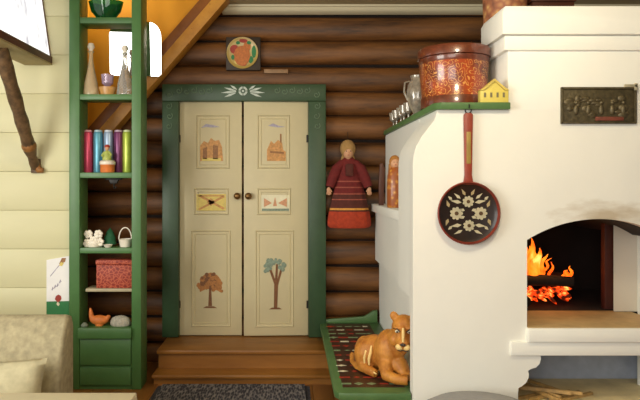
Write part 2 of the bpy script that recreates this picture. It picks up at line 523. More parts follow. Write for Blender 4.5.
def leaf(hx, side, rot):
    """door leaf with its origin on the hinge line; side=+1 left leaf (extends to +x), -1 right leaf"""
    Wd = .508 if side > 0 else .518
    zb = .222; zt = Z(101.5, 5.0); h = zt - zb
    lo, hi = (0, Wd) if side > 0 else (-Wd, 0)
    lx = lambda px: X(px, 5.0) - hx
    lz = lambda py: Z(py, 5.0) - zb
    b = MB(); b.box(lo, hi, 0, .04, 0, h, 0, .003)
    P = ((196, 230), (194, 229), (191, 231)) if side > 0 else ((257, 290), (257, 291), (255, 294))
    for (pa, pb), (ya, yb) in zip(P, ((115, 169), (188, 215), (230, 327))):
        xa, xb, zz0, zz1 = lx(pa), lx(pb), lz(yb), lz(ya)
        for k, (m, t, d) in enumerate(((0, .016, .009), (.030, .006, .006))):
            O = [(xa + m, zz0 + m), (xb - m, zz0 + m), (xb - m, zz1 - m), (xa + m, zz1 - m)]
            I = [(xa + m + t, zz0 + m + t), (xb - m - t, zz0 + m + t), (xb - m - t, zz1 - m - t), (xa + m + t, zz1 - m - t)]
            for e_ in range(4):
                f_ = (e_ + 1) % 4
                A = [b.bm.verts.new((p_[0], y_, p_[1])) for p_, y_ in ((O[e_], 0), (O[f_], 0), (I[f_], 0), (I[e_], 0))]
                mid = [((O[w][0] + I[w][0]) / 2, (O[w][1] + I[w][1]) / 2) for w in (e_, f_)]
                T_ = [b.bm.verts.new((p_[0], -d, p_[1])) for p_ in mid]
                for q_ in ((A[0], A[1], T_[1], T_[0]), (A[3], T_[0], T_[1], A[2])):
                    b.bm.faces.new(q_).material_index = 1
    o = b.build('door_leaf', [DOORW, DOORL], None, local=True)
    o.parent = d1; o.location = Vector((hx, 5.0, zb)) - d1.location; o.rotation_euler = (0, 0, rot)
    kx = lx(237.5) if side > 0 else lx(248.5)
    kz = lz(196)
    kb = MB(); kb.lathe([(0, .055), (.016, .052), (.026, .042), (.028, .034), (.02, .024), (.011, .018), (.011, .006), (.024, .004), (.024, 0)], (kx, 0, kz), 0, 20, M=Matrix.Rotation(R(90), 4, 'X'))
    kb.build('door_knob', BRASS, o, local=True, label='round brass knob')
    e = -.0035
    def flat(bb, pts, mi, d=e): bb.prism([(lx(p), lz(q)) for p, q in pts], d, .003, 'y', mi)
    # upper picture: a little ochre building under a wisp of cloud
    p = MB()
    if side > 0:
        flat(p, [(200, 161), (200, 146), (204, 141), (208, 143), (211, 138), (215, 141), (219, 140), (222, 147), (223, 161)], 0)
        flat(p, [(203, 159), (203, 149), (207, 147), (207, 159)], 1, -.005); flat(p, [(213, 159), (213, 145), (218, 146), (218, 159)], 1, -.005)
        flat(p, [(202, 161), (202, 158), (221, 158), (221, 161)], 3, -.005)
        flat(p, [(201, 128), (206, 124), (213, 125), (220, 127), (212, 127.5), (206, 127)], 2)
    else:
        flat(p, [(267, 161), (267, 150), (271, 141), (274, 144), (278, 140), (282, 143), (283, 150), (286, 152), (286, 161)], 0)
        flat(p, [(280, 143), (280, 134), (281.5, 134), (281.5, 143)], 1)
        flat(p, [(270, 153), (270, 151), (284, 152), (284, 154)], 1, -.005)
        flat(p, [(268, 126), (273, 123.5), (279, 126), (286, 127), (278, 127.5)], 2)
    p.build('painted_building', [PORANGE, PBROWN, PGREY, PYEL], o, local=True, label='small ochre painted building')
    # middle picture
    p = MB()
    if side > 0:
        flat(p, [(196.5, 210.5), (226, 210.5), (226, 194), (196.5, 194)], 0, -.003)
        for q in ([(198, 196), (201, 195), (225, 208), (223, 209.5)], [(198, 209), (200, 210), (225, 197), (223, 195.5)], [(198, 196.4), (198, 195.2), (224, 195.2), (224, 196.4)], [(207, 202), (211, 198), (215, 202), (211, 206)]):
            flat(p, q, 1, -.005)
    else:
        flat(p, [(261, 211), (290, 211), (290, 195), (261, 195)], 0, -.003)
        for q in ([(264, 198), (272, 203), (264, 207)], [(287, 198), (278, 203), (287, 207)], [(273, 206), (275, 197), (277, 206)]):
            flat(p, q, 1, -.005)
        flat(p, [(262, 211), (262, 208.5), (289, 208.5), (289, 211)], 2, -.005)
    p.build('painted_picture', [PYEL if side > 0 else PCREAM, PORANGE if side > 0 else PPINK, PTEAL], o, local=True, label='small framed painting')
    # tree
    p = MB(); rr = random.Random(3 if side > 0 else 5)
    if side > 0:
        flat(p, [(208.3, 306), (209.2, 286), (211.2, 286), (212, 306)], 1)
        flat(p, [(200, 292), (199, 286), (201, 278), (205, 274), (211, 272.5), (217, 275), (221, 280), (222, 288), (220, 292), (215, 289), (206, 289)], 0, -.003)
        for i in range(46):
            a = rr.random() * math.pi * 1.1 - .15; q = math.sqrt(rr.random())
            c = (210.3 + 12.5 * q * math.cos(a), 289.5 - 16.5 * q * math.sin(a))
            p.prism(disc_pts(lx(c[0]), lz(c[1]), .011 + .008 * rr.random(), 7, None, rr.random()), -.0034 - .002 * rr.random(), .003, 'y', 0 if rr.random() < .65 else 1)
        flat(p, [(203, 308), (206, 306.3), (214, 306.3), (217, 308)], 1)
    else:
        flat(p, [(273.8, 308), (274.2, 284), (268, 266), (270, 265), (275, 279), (276, 264), (278, 264), (277.5, 279), (281, 266), (283, 267), (278, 285), (277.2, 308)], 1)
        for i in range(40):
            a = rr.random() * math.pi * 1.2 - .3; q = .45 + .55 * rr.random()
            c = (275.3 + 10.5 * q * math.cos(a), 268 - 10.5 * q * math.sin(a))
            p.prism(disc_pts(lx(c[0]), lz(c[1]), .011 + .008 * rr.random(), 7, None, rr.random()), -.0038 - .002 * rr.random(), .003, 'y', 2)
        flat(p, [(269, 309), (272, 307.3), (279, 307.3), (282, 309)], 1)
    p.build('painted_tree', [TREEO, TREEB, PTEAL], o, local=True, label='ochre round-crowned painted tree' if side > 0 else 'tall painted tree with grey-green crown')
    hb = MB()
    for pz in (.25, h - .3):
        hb.lathe([(.009, -.03), (.009, .03)], ((.006 if side > 0 else -.006), -.006, pz), 0, 10)
    hb.build('hinge', DARKM, o, local=True)
    return o
leaf(X(178.8, 5.0), 1, 0)
leaf(X(308.2, 5.0), -1, R(2.2))

# steps before the door
sp = thing('door_steps', (-.33, 4.7, 0), 'brown wooden double step below the closed cream double door', 'steps')
MB().box(-.975, .34, 4.6, 5.02, .076, .186, 0).box(-.985, .345, 4.57, 5.02, .186, .216, 0, .008).build('upper_step', STEP, sp)
MB().box(-.98, .325, 4.46, 5.02, 0, .05, 0).box(-.99, .33, 4.43, 5.02, .05, .0755, 0, .007).build('lower_step', STEP, sp)

# rug
rg = thing('woven_rug', (-.4, 3.9, 0), 'charcoal and grey woven rug on the floor before the door steps', 'rug')
b = MB(); n = 60
for i in range(n):
    y0 = 3.3 + i * (4.415 - 3.3) / n
    b.tube([(-.905, y0 + .009, .011), (-.4, y0 + .009, .012), (.105, y0 + .009, .011)], .0105, 0, 6)
b.build('pile', RUG, rg)
b = MB()
for i in range(70):
    y0 = 3.3 + i * .01585
    for sx, xx in ((-1, -.9), (1, .1)):
        b.tube([(xx, y0 + .006, .01), (xx + sx * .02, y0 + .008, .006), (xx + sx * .04, y0 + .004 + .006 * rnd.random(), .004)], .003, 0, 5)
fr_ = b.build('fringe', FRINGE, rg); fr_['kind'] = 'stuff'

# ================================================================== BENCH
ZB = .329
bn = thing('painted_bench', (.46, 4.1, 0), 'low green painted bench with red and cream dashes beside the white stove', 'bench')
b = MB()
pts = [(.24, 5.0), (.24, 3.36), (.262, 3.315), (.30, 3.305), (.645, 3.305), (.645, 3.372), (.715, 3.372), (.715, 5.0)]
b.prism(pts, ZB - .04, ZB, 'z', 0, None, .006)
b.build('seat', BGREEN, bn)
b = MB()
b.prism([(.29, 4.93), (.29, 3.40), (.63, 3.40), (.63, 4.93)], ZB - .002, ZB + .0012, 'z', 0)
r2 = random.Random(11)
yy = 3.46
while yy < 4.9:
    for xx in (.315, .385, .455, .525, .585):
        w = .018 + .02 * r2.random(); dy = .012 + .014 * r2.random()
        b.prism([(xx - w, yy), (xx, yy - dy), (xx + w, yy), (xx, yy + dy)] if r2.random() < .4 else [(xx - w, yy - dy * .6), (xx + w, yy - dy * .6), (xx + w, yy + dy * .6), (xx - w, yy + dy * .6)],
                ZB - .001, ZB + .0022, 'z', r2.choice((1, 1, 2, 3, 3)))
    yy += .115
b.build('painted_pattern', [BENCHD, PRED, PCREAM, mat('paint_sage', (126, 150, 110), .5)], bn, label='rows of red, cream and sage painted dashes')
b = MB()
b.box(.275, .64, 3.33, 3.355, ZB - .10, ZB - .041, 0, .003)
for i in range(12):
    xx = .29 + i * .0305
    b.lathe([(.012, -.006), (.012, .006)], (xx, 3.329, ZB - .1), 0, 10, M=Matrix.Rotation(R(90), 4, 'X'))
b.build('apron', BGREEN, bn)
MB().prism([(.24, ZB), (.70, ZB), (.70, ZB + .10), (.665, ZB + .095), (.63, ZB + .07), (.59, ZB + .05), (.26, ZB + .025), (.24, ZB + .015)], 4.965, 5.0, 'y', 0, None, .004).build('backboard', BGREEN, bn)
for yy in (3.42, 4.05, 4.4):
    MB().prism([(.355, 0), (.66, 0), (.66, ZB - .0405), (.29, ZB - .0405), (.31, .22), (.36, .12)], yy, yy + .04, 'y', 0, None, .003).build('leg', BGREEN, bn)

# ================================================================== STOVE
stv = thing('masonry_stove', (1.6, 3.28, 0), 'large whitewashed masonry stove with arched fire mouth and stepped cornice', 'stove')
XR = 2.6
def SX(px, Y=3.28): return X(px, Y)
def SZ(py, Y=3.28): return Z(py, Y)
flare = [(.651, 1.56), (.655, 1.60), (.668, 1.645), (.70, 1.70), (.735, 1.745), (.765, 1.785), (.776, 1.82), (.778, 1.836)]
arch = []
XA, XB, ZS, ZA = SX(527), SX(672), SZ(240), SZ(219)
hw = (XB - XA) / 2; rise = ZA - ZS; rad = (hw * hw + rise * rise) / (2 * rise); acx = (XA + XB) / 2; acz = ZA - rad
a0 = math.asin(hw / rad)
for k in range(25):
    a = a0 - 2 * a0 * k / 24
    arch.append((acx + rad * math.sin(a), acz + rad * math.cos(a)))
ZF = SZ(327)
scal = [(SX(p), SZ(q)) for p, q in ((540.5, 355), (541, 359), (539.5, 364), (536, 367.5), (531, 369), (528, 371), (529, 374), (528.5, 378), (526, 383), (521.5, 386.5), (518.5, 388), (518, 394))]
b = MB()
front = [(.651, 0)] + flare + [(XR, 1.836), (XR, ZF), (XB, ZF)] + arch + [(XA, ZF), (XA, .54)] + scal + [(SX(518), .25), (SX(518), 0)]
b.prism(front, 3.28, 3.36, 'y')
b.prism([(XA, ZF - .03), (XA, ZF - .03), ], 3.28, 3.36, 'y') if False else None
pil = [(.651, .83)] + flare + [(XA - .05, 1.836), (XA - .05, .83)]
b.prism(pil, 3.355, 3.72, 'y')
b.box(.722, XA - .05, 3.355, 5.02, 0, .835)
b.box(.69, XA - .05, 3.715, 5.02, .83, 1.222)
b.box(.774, XA - .05, 3.715, 5.02, 1.215, 1.835)
b.prism([(XA - .06, 1.836), (XA - .06, ZS)] + arch[::-1] + [(XR, ZS), (XR, 1.836)], 3.355, 3.655, 'y')
b.box(SX(508), XR, 3.28, 3.58, 1.83, 2.15, 0, .006)
b.box(1.2, XR, 3.575, 4.3, 1.83, 2.2)
b.box(XB + .03, XR, 3.355, 3.66, 0, ZS + .01)
b.box(SX(518), XR, 3.28, 3.82, 0, .25)
b.build('stove_body', WHITE, stv, smooth=35)
b = MB()
t1 = (SZ(51), SZ(36)); t2 = (SZ(36), SZ(8))
b.box(SX(503.5), XR + .02, 3.262, 3.59, t1[0], t1[1], 0, .008)
b.prism([(SX(500), t2[0]), (SX(500), t2[1] - .03), (SX(503), t2[1]), (XR + .04, t2[1]), (XR + .04, t2[0])], 3.238, 3.61, 'y', 0, None, .007)
b.build('cornice', WHITE2, stv)
# side ledge
MB().box(.655, .775, 3.722, 5.015, 1.222, 1.283, 0, .006).build('side_ledge', WHITE2, stv)
# hearth slabs
b = MB()
b.box(SX(526), XR, 3.243, 3.36, SZ(341), SZ(327) - .001, 0, .008)
b.box(SX(510), XR, 3.262, 3.36, SZ(355), SZ(341), 0, .006)
b.box(SX(518), XR, 3.355, 3.82, SZ(355), SZ(327) - .03, 0)
b.build('hearth_ledge', WHITE2, stv)
MB().box(XA + .001, XB, 3.262, 3.70, ZF - .03, ZF + .001, 0, .003).build('hearth_floor', HEARTH, stv)
# firebox
b = MB()
zc = ZF
b.box(XA - .1, 2.5, 3.70, 4.45, zc - .03, zc - .002)       # floor
b.box(XA - .1, 2.5, 4.45, 4.5, zc - .03, 1.4)              # back
b.box(XA - .04, XA - .001, 3.36, 4.45, zc - .03, 1.4)      # left
b.box(2.46, 2.5, 3.76, 4.45, zc - .03, 1.4)
b.prism([(XA - .02, 1.4)] + [(x_, z_ - .004) for x_, z_ in arch[::-1]] + [(XB + .05, ZS), (2.5, ZS), (2.5, 1.4)], 3.362, 4.45, 'y')
b.box(X(604, 3.75), X(616, 3.75), 3.74, 3.79, zc, 1.3, 1, .004)
b.build('firebox', [SOOT, IRONRED], stv, label='sooty dark fire chamber')
b = MB()
b.prism([(X(613.5, 3.66), 3.66), (XR - .1, 3.66), (XR - .1, 3.735), (X(613.5, 3.66) + .05, 3.735)], ZF + .0015, 1.23, 'z', 0, None, .006)
b.build('inner_panel', plaster('smoked_plaster', (206, 198, 184)), stv, label='grey-white panel inside the fire mouth')
# lower niche
b = MB()
b.box(SX(518) + .001, XR - .001, 3.77, 3.815, .251, SZ(355) - .001, 0)
b.build('niche_back', GREYTILE, stv, label='grey-blue back of the lower niche')
b = MB(); b.box(SX(519), XR - .001, 3.285, 3.769, .2505, .262, 0, .003)
b.build('niche_floor', mat('niche_sand_floor', (226, 208, 160), .7, .2, 5), stv, label='tan floor of the lower niche')

# green mantel shelf
ms = MB()
ms.prism([(.758, 5.015), (.758, 3.29), (.79, 3.245), (SX(508), 3.245), (SX(508), 3.279), (1.15, 3.279), (1.15, 5.015)], 1.8365, 1.873, 'z', 0, None, .004)
tag(ms.build('mantel_shelf', BGREEN), 'green painted shelf board lying along the shoulder of the white stove', 'shelf')

# cast plaque
pq = thing('cast_plaque', (SX(598), 3.279, SZ(105)), 'dark cast iron relief plaque mounted on the stove above the fire mouth', 'plaque')
xa, xb, za, zb_ = SX(560), SX(635), SZ(124), SZ(87.5)
b = MB()
for q in ((xa, xb, zb_ - .012, zb_), (xa, xb, za, za + .01), (xa, xa + .012, za, zb_), (xb - .012, xb, za, zb_)):
    b.box(q[0], q[1], 3.26, 3.27, q[2], q[3], 0, .003)
b.build('rim', IRON, pq)
b = MB(); b.box(xa, xb, 3.268, 3.2795, za, zb_, 0, .003); r3 = random.Random(4)
for i in range(26):
    px = 566 + 62 * r3.random(); py = 97 + 19 * r3.random()
    b.ell((SX(px), 3.268, SZ(py)), (.012 + .016 * r3.random(), .008, .008 + .014 * r3.random()), 1, 10)
for px in (575, 587, 600, 611, 622):
    b.ell((SX(px), 3.267, SZ(103)), (.011, .011, .011), 1, 10); b.ell((SX(px), 3.267, SZ(110)), (.014, .011, .028), 1, 10)
b.build('plate', [IRON, IRONH], pq)
MB().box(SX(594), SX(622), 3.2615, 3.268, SZ(121), SZ(117), 0, .002).build('red_bar', mat('rust_red', (112, 58, 42), .6, .3, 40), pq, label='rust red strip')
MB().box(SX(622), SX(635), 3.252, 3.262, SZ(88), SZ(85), 0, .002).box(SX(632), SX(635), 3.252, 3.262, SZ(91), SZ(84), 0, .002).build('corner_bracket', mat('pale_metal', (186, 178, 150), .4, .2, 30, .1, .4), pq, label='pale bracket at the upper right corner')

# skillet
SK = 3.262
sk = thing('hanging_skillet', (SX(468), 3.279, SZ(213)), 'black painted skillet with white flowers and red handle hanging on the stove', 'pan')
cx, cz = X(468, SK), Z(213, SK)
Mf = Matrix.Rotation(R(90), 4, 'X')
b = MB()
RP = 31.5 * SK / F
b.lathe([(0, -.012), (RP * .78, -.012), (RP * .95, .0), (RP, .02), (RP * .965, .026), (RP * .92, .012), (RP * .8, .004), (0, .002)], (cx, SK, cz), 0, 48, M=Mf, mf=lambda i: 1 if 2 <= i <= 4 else 0)
pan = b.build('pan_bowl', [PBLACK, RIMRED], sk, label='black bowl with dark red rim')
b = MB()
yy = SK - .0015
def flower(fx, fz, r, n, mi, ci):
    n = 9
    for k in range(n):
        a = 2 * math.pi * k / n
        pts = [(fx + u * math.cos(a) - v * math.sin(a), fz + u * math.sin(a) + v * math.cos(a)) for u, v in ((r * .35, -r * .1), (r * .7, -r * .3), (r, -r * .12), (r, r * .12), (r * .7, r * .3), (r * .35, r * .1))]
        b.prism(pts, yy - .004, yy + .004, 'y', mi)
    b.prism(disc_pts(fx, fz, r * .5, 14), yy - .0055, yy + .004, 'y', mi); b.prism(disc_pts(fx, fz, r * .32, 12), yy - .007, yy + .004, 'y', 3)
for (dx, dz, r) in ((-.062, -.002, .034), (.066, -.002, .034), (.0, .06, .03), (.004, -.066, .03)):
    flower(cx + dx, cz + dz, r, 8, 0, 1)
def pleaf(lx_, lz_, l, w, an, mi):
    ca, sa = math.cos(R(an)), math.sin(R(an))
    b.prism([(lx_ + u * ca - v * sa, lz_ + u * sa + v * ca) for u, v in ((0, 0), (l * .35, w), (l, 0), (l * .35, -w))], yy - .004, yy + .004, 'y', mi)
for sgn in (-1, 1):
    for (dx, dz, l, w, an) in ((.035, .055, .06, .010, 10), (.04, .075, .045, .008, 40), (.10, .03, .04, .009, 70), (.105, -.03, .04, .009, -70), (.035, -.062, .06, .010, -8), (.03, -.09, .05, .008, -25), (.015, .092, .04, .008, 60), (.018, .012, .03, .008, 20), (.018, -.018, .03, .008, -20), (.085, .07, .03, .008, 40), (.085, -.07, .03, .008, -40)):
        pleaf(cx + sgn * dx, cz + dz, sgn * l, w, sgn * an, 0 if abs(an) < 50 else 2)
b.build('painted_flowers', [mat('paint_ivory', (190, 182, 152), .5), PYEL, mat('paint_ochre_grey', (168, 150, 110), .5), mat('paint_umber', (84, 60, 34), .5)], pan, label='ivory flowers painted in the pan')
b = MB()
hz0, hz1 = cz + RP * .9, Z(113, SK)
w0, w1 = .018, .0235
b.prism([(cx - w0 * 1.5, hz0), (cx + w0 * 1.5, hz0), (cx + w0, hz0 + .05), (cx + w1, hz1 - .01), (cx + w1 * .6, hz1), (cx - w1 * .6, hz1), (cx - w1, hz1 - .01), (cx - w0, hz0 + .05)], SK - .014, SK + .008, 'y', 0, None, .004)
b.box(cx - .012, cx + .012, SK - .016, SK - .01, hz0 + .11, hz1 - .10, 1, .002)
b.build('handle', [HANDRED, mat('paint_olive_gold', (150, 124, 60), .5, .15)], sk, label='red handle with an olive stripe')
b = MB()
b.tube([(cx + .016 * math.cos(t * math.pi / 8), SK - .003, hz1 + .014 + .016 * math.sin(t * math.pi / 8)) for t in range(16)], .0035, 0, 6, True)
b.tube([(cx, 3.2445, hz1 + .028), (cx, 3.236, hz1 + .024), (cx, 3.236, hz1 + .036), (cx, 3.2445, hz1 + .042)], .003, 0, 6)
b.build('hanging_ring', DARKM, sk, label='dark iron hanging ring and nail')

# barrel box on the shelf
br = thing('birch_bark_box', (.94, 3.56, 1.873), 'large round red-brown lacquered birch bark box with lid on green stove shelf', 'box')
b = MB()
bw = .197
b.lathe([(bw * .9, 1.8735), (bw * .94, 1.8745), (bw * .945, 1.93), (bw * .93, 1.935), (bw * .96, 2.03), (bw * .985, 2.125), (bw * 1.0, 2.13), (bw * 1.0, 2.155), (bw * .9, 2.155)], (.94, 3.56, 0), 0, 56, mf=lambda i: 1 if i in (0, 1, 2, 5, 6, 7) else 0)
b.build('drum', [BARK, BARKR], br)
b = MB()
b.lathe([(bw * 1.0, 2.157), (bw * 1.035, 2.16), (bw * 1.04, 2.2), (bw * 1.0, 2.213), (bw * .5, 2.22), (0, 2.222)], (.94, 3.56, 0), 0, 56)
b.build('lid', BARKR, br)

# yellow toy house
hs = thing('toy_house', (1.075, 3.28, 1.873), 'small yellow toy house with windows on stove shelf beside round box', 'figurine')
xa, xb = 1.0, 1.148
MB().box(xa, xb, 3.256, 3.30, 1.8735, 1.937, 0, .002).prism([(xa + .02, 1.936), (xb - .02, 1.936), ((xa + xb) / 2, 1.985)], 3.258, 3.298, 'y', 0).build('walls', YHOUSE, hs)
b = MB(); mx = (xa + xb) / 2
b.prism([(xa - .006, 1.937), (xa + .015, 1.948), (mx, 1.998), (xb - .015, 1.948), (xb + .003, 1.937), (xb - .02, 1.938), (mx, 1.984), (xa + .02, 1.938)], 3.25, 3.304, 'y', 0)
b.build('roof', mat('pale_yellow_roof', (206, 184, 92), .5), hs)
for k in range(4):
    MB().box(xa + .018 + k * .033, xa + .029 + k * .033, 3.2535, 3.257, 1.90, 1.925, 0).build('window', mat('window_grey', (120, 112, 80), .5), hs)

# silver jug and small glasses behind the box
jg = thing('glass_jug', (.80, 4.02, 1.873), 'grey cut-glass jug on the green stove shelf left of the round box', 'jug')
b = MB()
b.lathe([(0, 1.874), (.045, 1.874), (.047, 1.885), (.03, 1.9), (.06, 1.95), (.075, 2.02), (.066, 2.08), (.045, 2.12), (.05, 2.145), (.046, 2.145), (.04, 2.12), (0, 2.10)], (.83, 4.02, 0), 0, 24, wob=lambda a, z: .03 * math.cos(8 * a))
b.build('jug_body', SILVERG, jg)
MB().tube([(.775, 4.02, 2.11), (.745, 4.02, 2.10), (.74, 4.02, 2.04), (.765, 4.02, 1.985)], .007).build('handle', SILVERG, jg)
proto = None
for k, (yy, xx) in enumerate(((4.18, .80), (4.32, .795), (4.46, .80), (4.62, .795), (4.78, .80))):
    if proto is None:
        proto = MB().lathe([(0, 0), (.03, 0), (.03, .006), (.008, .012), (.008, .04), (.03, .06), (.037, .115), (.034, .115), (.026, .062), (0, .05)], (0, 0, 0), 0, 18).build('stemmed_glass', SILVERG)
        g = proto
    else: g = copy_tree(proto)
    g.location = (xx, yy, 1.8735)
    tag(g, 'small grey stemmed glass in the row receding along the green stove shelf', 'glass', 'stemmed glasses on the stove shelf')

# painted figure on side ledge + board
fg = thing('painted_figure', (.70, 4.2, 1.2835), 'tall orange and gold painted wooden figure standing on the stove side ledge', 'figurine')
b = MB()
b.lathe([(0, 1.2835), (.05, 1.284), (.054, 1.30), (.055, 1.42), (.05, 1.50), (.038, 1.54), (.028, 1.555), (0, 1.56)], (.71, 4.2, 0), 0, 24)
b.build('gown', FIGP, fg)
hd = MB().ell((.71, 4.197, 1.585), (.032, .032, .038), 0, 18).build('head', SKIN, fg)
b = MB()
b.ell((.71, 4.205, 1.594), (.038, .034, .045), 0, 18)
b.prism([(.674, 1.58), (.746, 1.58), (.752, 1.47), (.735, 1.44), (.71, 1.50), (.685, 1.44), (.668, 1.47)], 4.2, 4.245, 'y', 0, None, .006)
b.build('shawl', mat('brown_gold_shawl', (176, 118, 52), .6, .25, 40), fg, label='brown-gold shawl')
b = MB()
b.ell((.71, 4.165, 1.572), (.006, .003, .002), 0, 8)
b.build('mouth', PRED, hd)
for sx in (-.011, .011): MB().ell((.71 + sx, 4.166, 1.59), (.0035, .003, .003), 0, 8).build('eye', PBROWN, hd)
tag(MB().prism([(.665, 1.2835), (.70, 1.2835), (.705, 1.56), (.69, 1.60), (.67, 1.59), (.662, 1.45)], 4.62, 4.65, 'y', 0, None, .004).build('wooden_board', DKWOOD), 'narrow brown board standing on the stove ledge behind the painted figure', 'board')

# things on top of stove
ZT = 2.201
bk = thing('patterned_basket', (1.335, 3.86, ZT), 'round ochre and brown patterned basket on top of the stove', 'basket')
b = MB(); bx, by = 1.337, 3.86
b.lathe([(0, ZT), (.115, ZT), (.12, ZT + .02), (.13, ZT + .3), (.135, ZT + .45), (.125, ZT + .45), (.115, ZT + .05), (0, ZT + .03)], (bx, by, 0), 0, 36)
b.build('basket_wall', BASKETP, bk)
b = MB()
for zz in (.42, .45): b.tube([(bx + .134 * math.cos(t * math.pi / 12), by + .134 * math.sin(t * math.pi / 12), ZT + zz) for t in range(24)], .008, 0, 6, True)
b.build('rim', mat('straw_rim', (206, 168, 84), .7, .2, 40), bk, label='straw coloured rim')
cb = thing('wooden_chest', (1.62, 3.9, ZT), 'dark red-brown wooden chest standing on top of the stove', 'chest')
MB().box(1.485, 1.745, 3.8, 4.0, ZT, ZT + .36, 0, .006).build('chest_body', DKWOOD, cb)
MB().box(1.475, 1.755, 3.79, 4.01, ZT + .361, ZT + .4, 0, .006).build('lid', DKWOOD, cb)

# fire
fi = thing('fire', (1.56, 3.95, ZF), 'orange flames burning above logs inside the arched stove mouth', 'fire')
def flame(px, py0, py1, w, Y, lean=0.):
    x_, z0_, z1_ = X(px, Y), Z(py1, Y), Z(py0, Y); h_ = z1_ - z0_
    n = 9; pts, rr_ = [], []
    for i in range(n + 1):
        t = i / n
        pts.append((x_ + lean * t * t + .012 * math.sin(t * 7 + px), Y + .01 * math.sin(t * 5 + px), z0_ + h_ * t))
        rr_.append(max(.0015, w * (math.sin(math.pi * min(1, (t * .82 + .18))) ** .8) * (1 - t * .35)))
    MB().tube(pts, rr_, 0, 10).build('flame', FLAME, fi, smooth=80)
for a in ((530, 238, 278, .03, 3.9, .01), (536, 248, 277, .03, 3.88, .02), (541, 254, 276, .022, 3.92, .03), (533, 258, 278, .035, 3.86, .0), (546, 258, 270, .009, 3.9, .03), (550, 262, 277, .01, 3.9, .02), (564, 270, 278, .02, 3.9, .03), (570, 266, 278, .012, 3.92, .01), (525, 240, 278, .03, 3.93, .0)):
    flame(*a)
flame(531, 246, 278, .046, 3.95, .004)
r4 = random.Random(9)
b = MB()
for i in range(34):
    Y = 3.82 + .12 * r4.random(); px = 524 + 44 * r4.random(); zz = ZF + .035 + .075 * r4.random()
    b.ell((X(px, Y), Y, zz), (.02 + .03 * r4.random(), .018, .010 + .010 * r4.random()), 0, 8, M=Matrix.Rotation(r4.random(), 4, 'Y'))
em = b.build('embers', EMBER, fi, label='heap of glowing embers'); em['kind'] = 'stuff'
for k, (px0, px1, py, Y, r_, lb) in enumerate(((512, 572, 281, 3.84, .033, 'charred log lying over the embers at the front of the fire'), (514, 562, 277, 3.99, .035, 'charred log lying behind the flames in the stove mouth'))):
    za = Z(py, Y)
    lg = MB().tube([(X(px0, Y), Y, za), (X((px0 + px1) / 2, Y), Y + .01, za + .004), (X(px1, Y), Y - .01, za - .002)], [r_, r_ * 1.05, r_ * .9], 0, 12).build('firewood_log', CHAR)
    tag(lg, lb, 'log', 'burning logs')
for k, (px, lb) in enumerate(((519, 'charred end log propping the fire at the left'),)):
    xx = X(px, 3.9)
    lg = MB().tube([(xx, 3.79, ZF + .036), (xx + .01, 3.92, ZF + .038), (xx - .004, 4.06, ZF + .036)], [.035, .037, .034], 0, 12).build('firewood_log', CHAR)
    tag(lg, lb, 'log', 'burning logs')

# kindling in the lower niche
r5 = random.Random(21)
proto = None
for k in range(13):
    layer = k // 5
    if proto is None:
        proto = MB().prism([(-.011, 0), (.012, 0), (.009, .014), (-.005, .016)], -.13, .13, 'x' if False else 'y', 0, None, .002).build('kindling_stick', PALEW)
        o = proto
    else: o = proto.copy(); COL.objects.link(o)
    i_ = k % 5
    an = (-62, 24, 70)[layer] + r5.uniform(-5, 5)
    if layer == 1: o.location = (1.42 + r5.uniform(-.03, .05), 3.375 + .05 * i_, .263 + .0175 * layer)
    else: o.location = (1.36 + .055 * i_, 3.44 + r5.uniform(-.03, .03), .263 + .0175 * layer)
    o.rotation_euler = (0, 0, R(an))
    tag(o, 'pale split kindling stick in the heap in the lower stove niche', 'kindling', 'kindling in the lower niche')

# grey pouf in front
pf = thing('round_pouf', (.90, 2.9, 0), 'round grey upholstered pouf before the stove at the bottom edge', 'pouf')
b = MB()
zp = Z(393, 3.06)
b.lathe([(0, .03), (.27, .03), (.30, .06), (.305, zp - .09), (.29, zp - .045), (.24, zp - .016), (.12, zp - .003), (0, zp)], (.90, 2.9, 0), 0, 48)
b.build('cushion_body', GREYF, pf)
for k in range(4):
    a = R(45 + 90 * k)
    MB().lathe([(.018, 0), (.022, .03)], (.9 + .2 * math.cos(a), 2.9 + .2 * math.sin(a), 0), 0, 12).build('foot', DKWOOD, pf)

# ================================================================== carved big cat on the bench
tg = thing('carved_lioness', (.53, 3.6, ZB + .0023), 'carved ochre wooden big cat lying on the green bench facing out', 'figurine')
b = MB(); zb = ZB + .005
def tw(p):
    k = max(0, .53 - p[0]); return (p[0] + .16 * k, p[1] + 1.0 * k, p[2])
def E(x, y, z, rx, ry, rz, M=None): b.ell(tw((x, y, zb + z)), (rx, ry, rz), 0, 18, M)
def TT(pts, *a): return b.tube([tw(p) for p in pts], *a)
E(.50, 3.66, .11, .125, .09, .105)       # trunk
E(.43, 3.61, .10, .062, .075, .102)      # haunch
E(.41, 3.55, .09, .042, .035, .075)       # thigh
E(.575, 3.59, .14, .09, .09, .132)        # chest
E(.61, 3.54, .20, .062, .062, .095)       # neck
TT([(.41, 3.55, zb + .05), (.44, 3.52, zb + .03), (.485, 3.505, zb + .024)], [.035, .03, .024], 0, 10)     # hind foot
TT([(.55, 3.54, zb + .08), (.545, 3.48, zb + .036), (.59, 3.43, zb + .03), (.65, 3.415, zb + .028)], [.05, .036, .03, .028], 0, 10)   # front leg
TT([(.62, 3.53, zb + .09), (.645, 3.48, zb + .045), (.665, 3.44, zb + .035)], [.05, .036, .026], 0, 10)
TT([(.36, 3.66, zb + .06), (.352, 3.60, zb + .03), (.375, 3.545, zb + .018), (.42, 3.515, zb + .016)], [.02, .017, .015, .013], 0, 10)   # tail
HM = Matrix.Translation((.634, 3.45, zb + .288)) @ Matrix.Rotation(R(-14), 4, 'Z') @ Matrix.Rotation(R(6), 4, 'X') @ Matrix.Scale(1.14, 4)
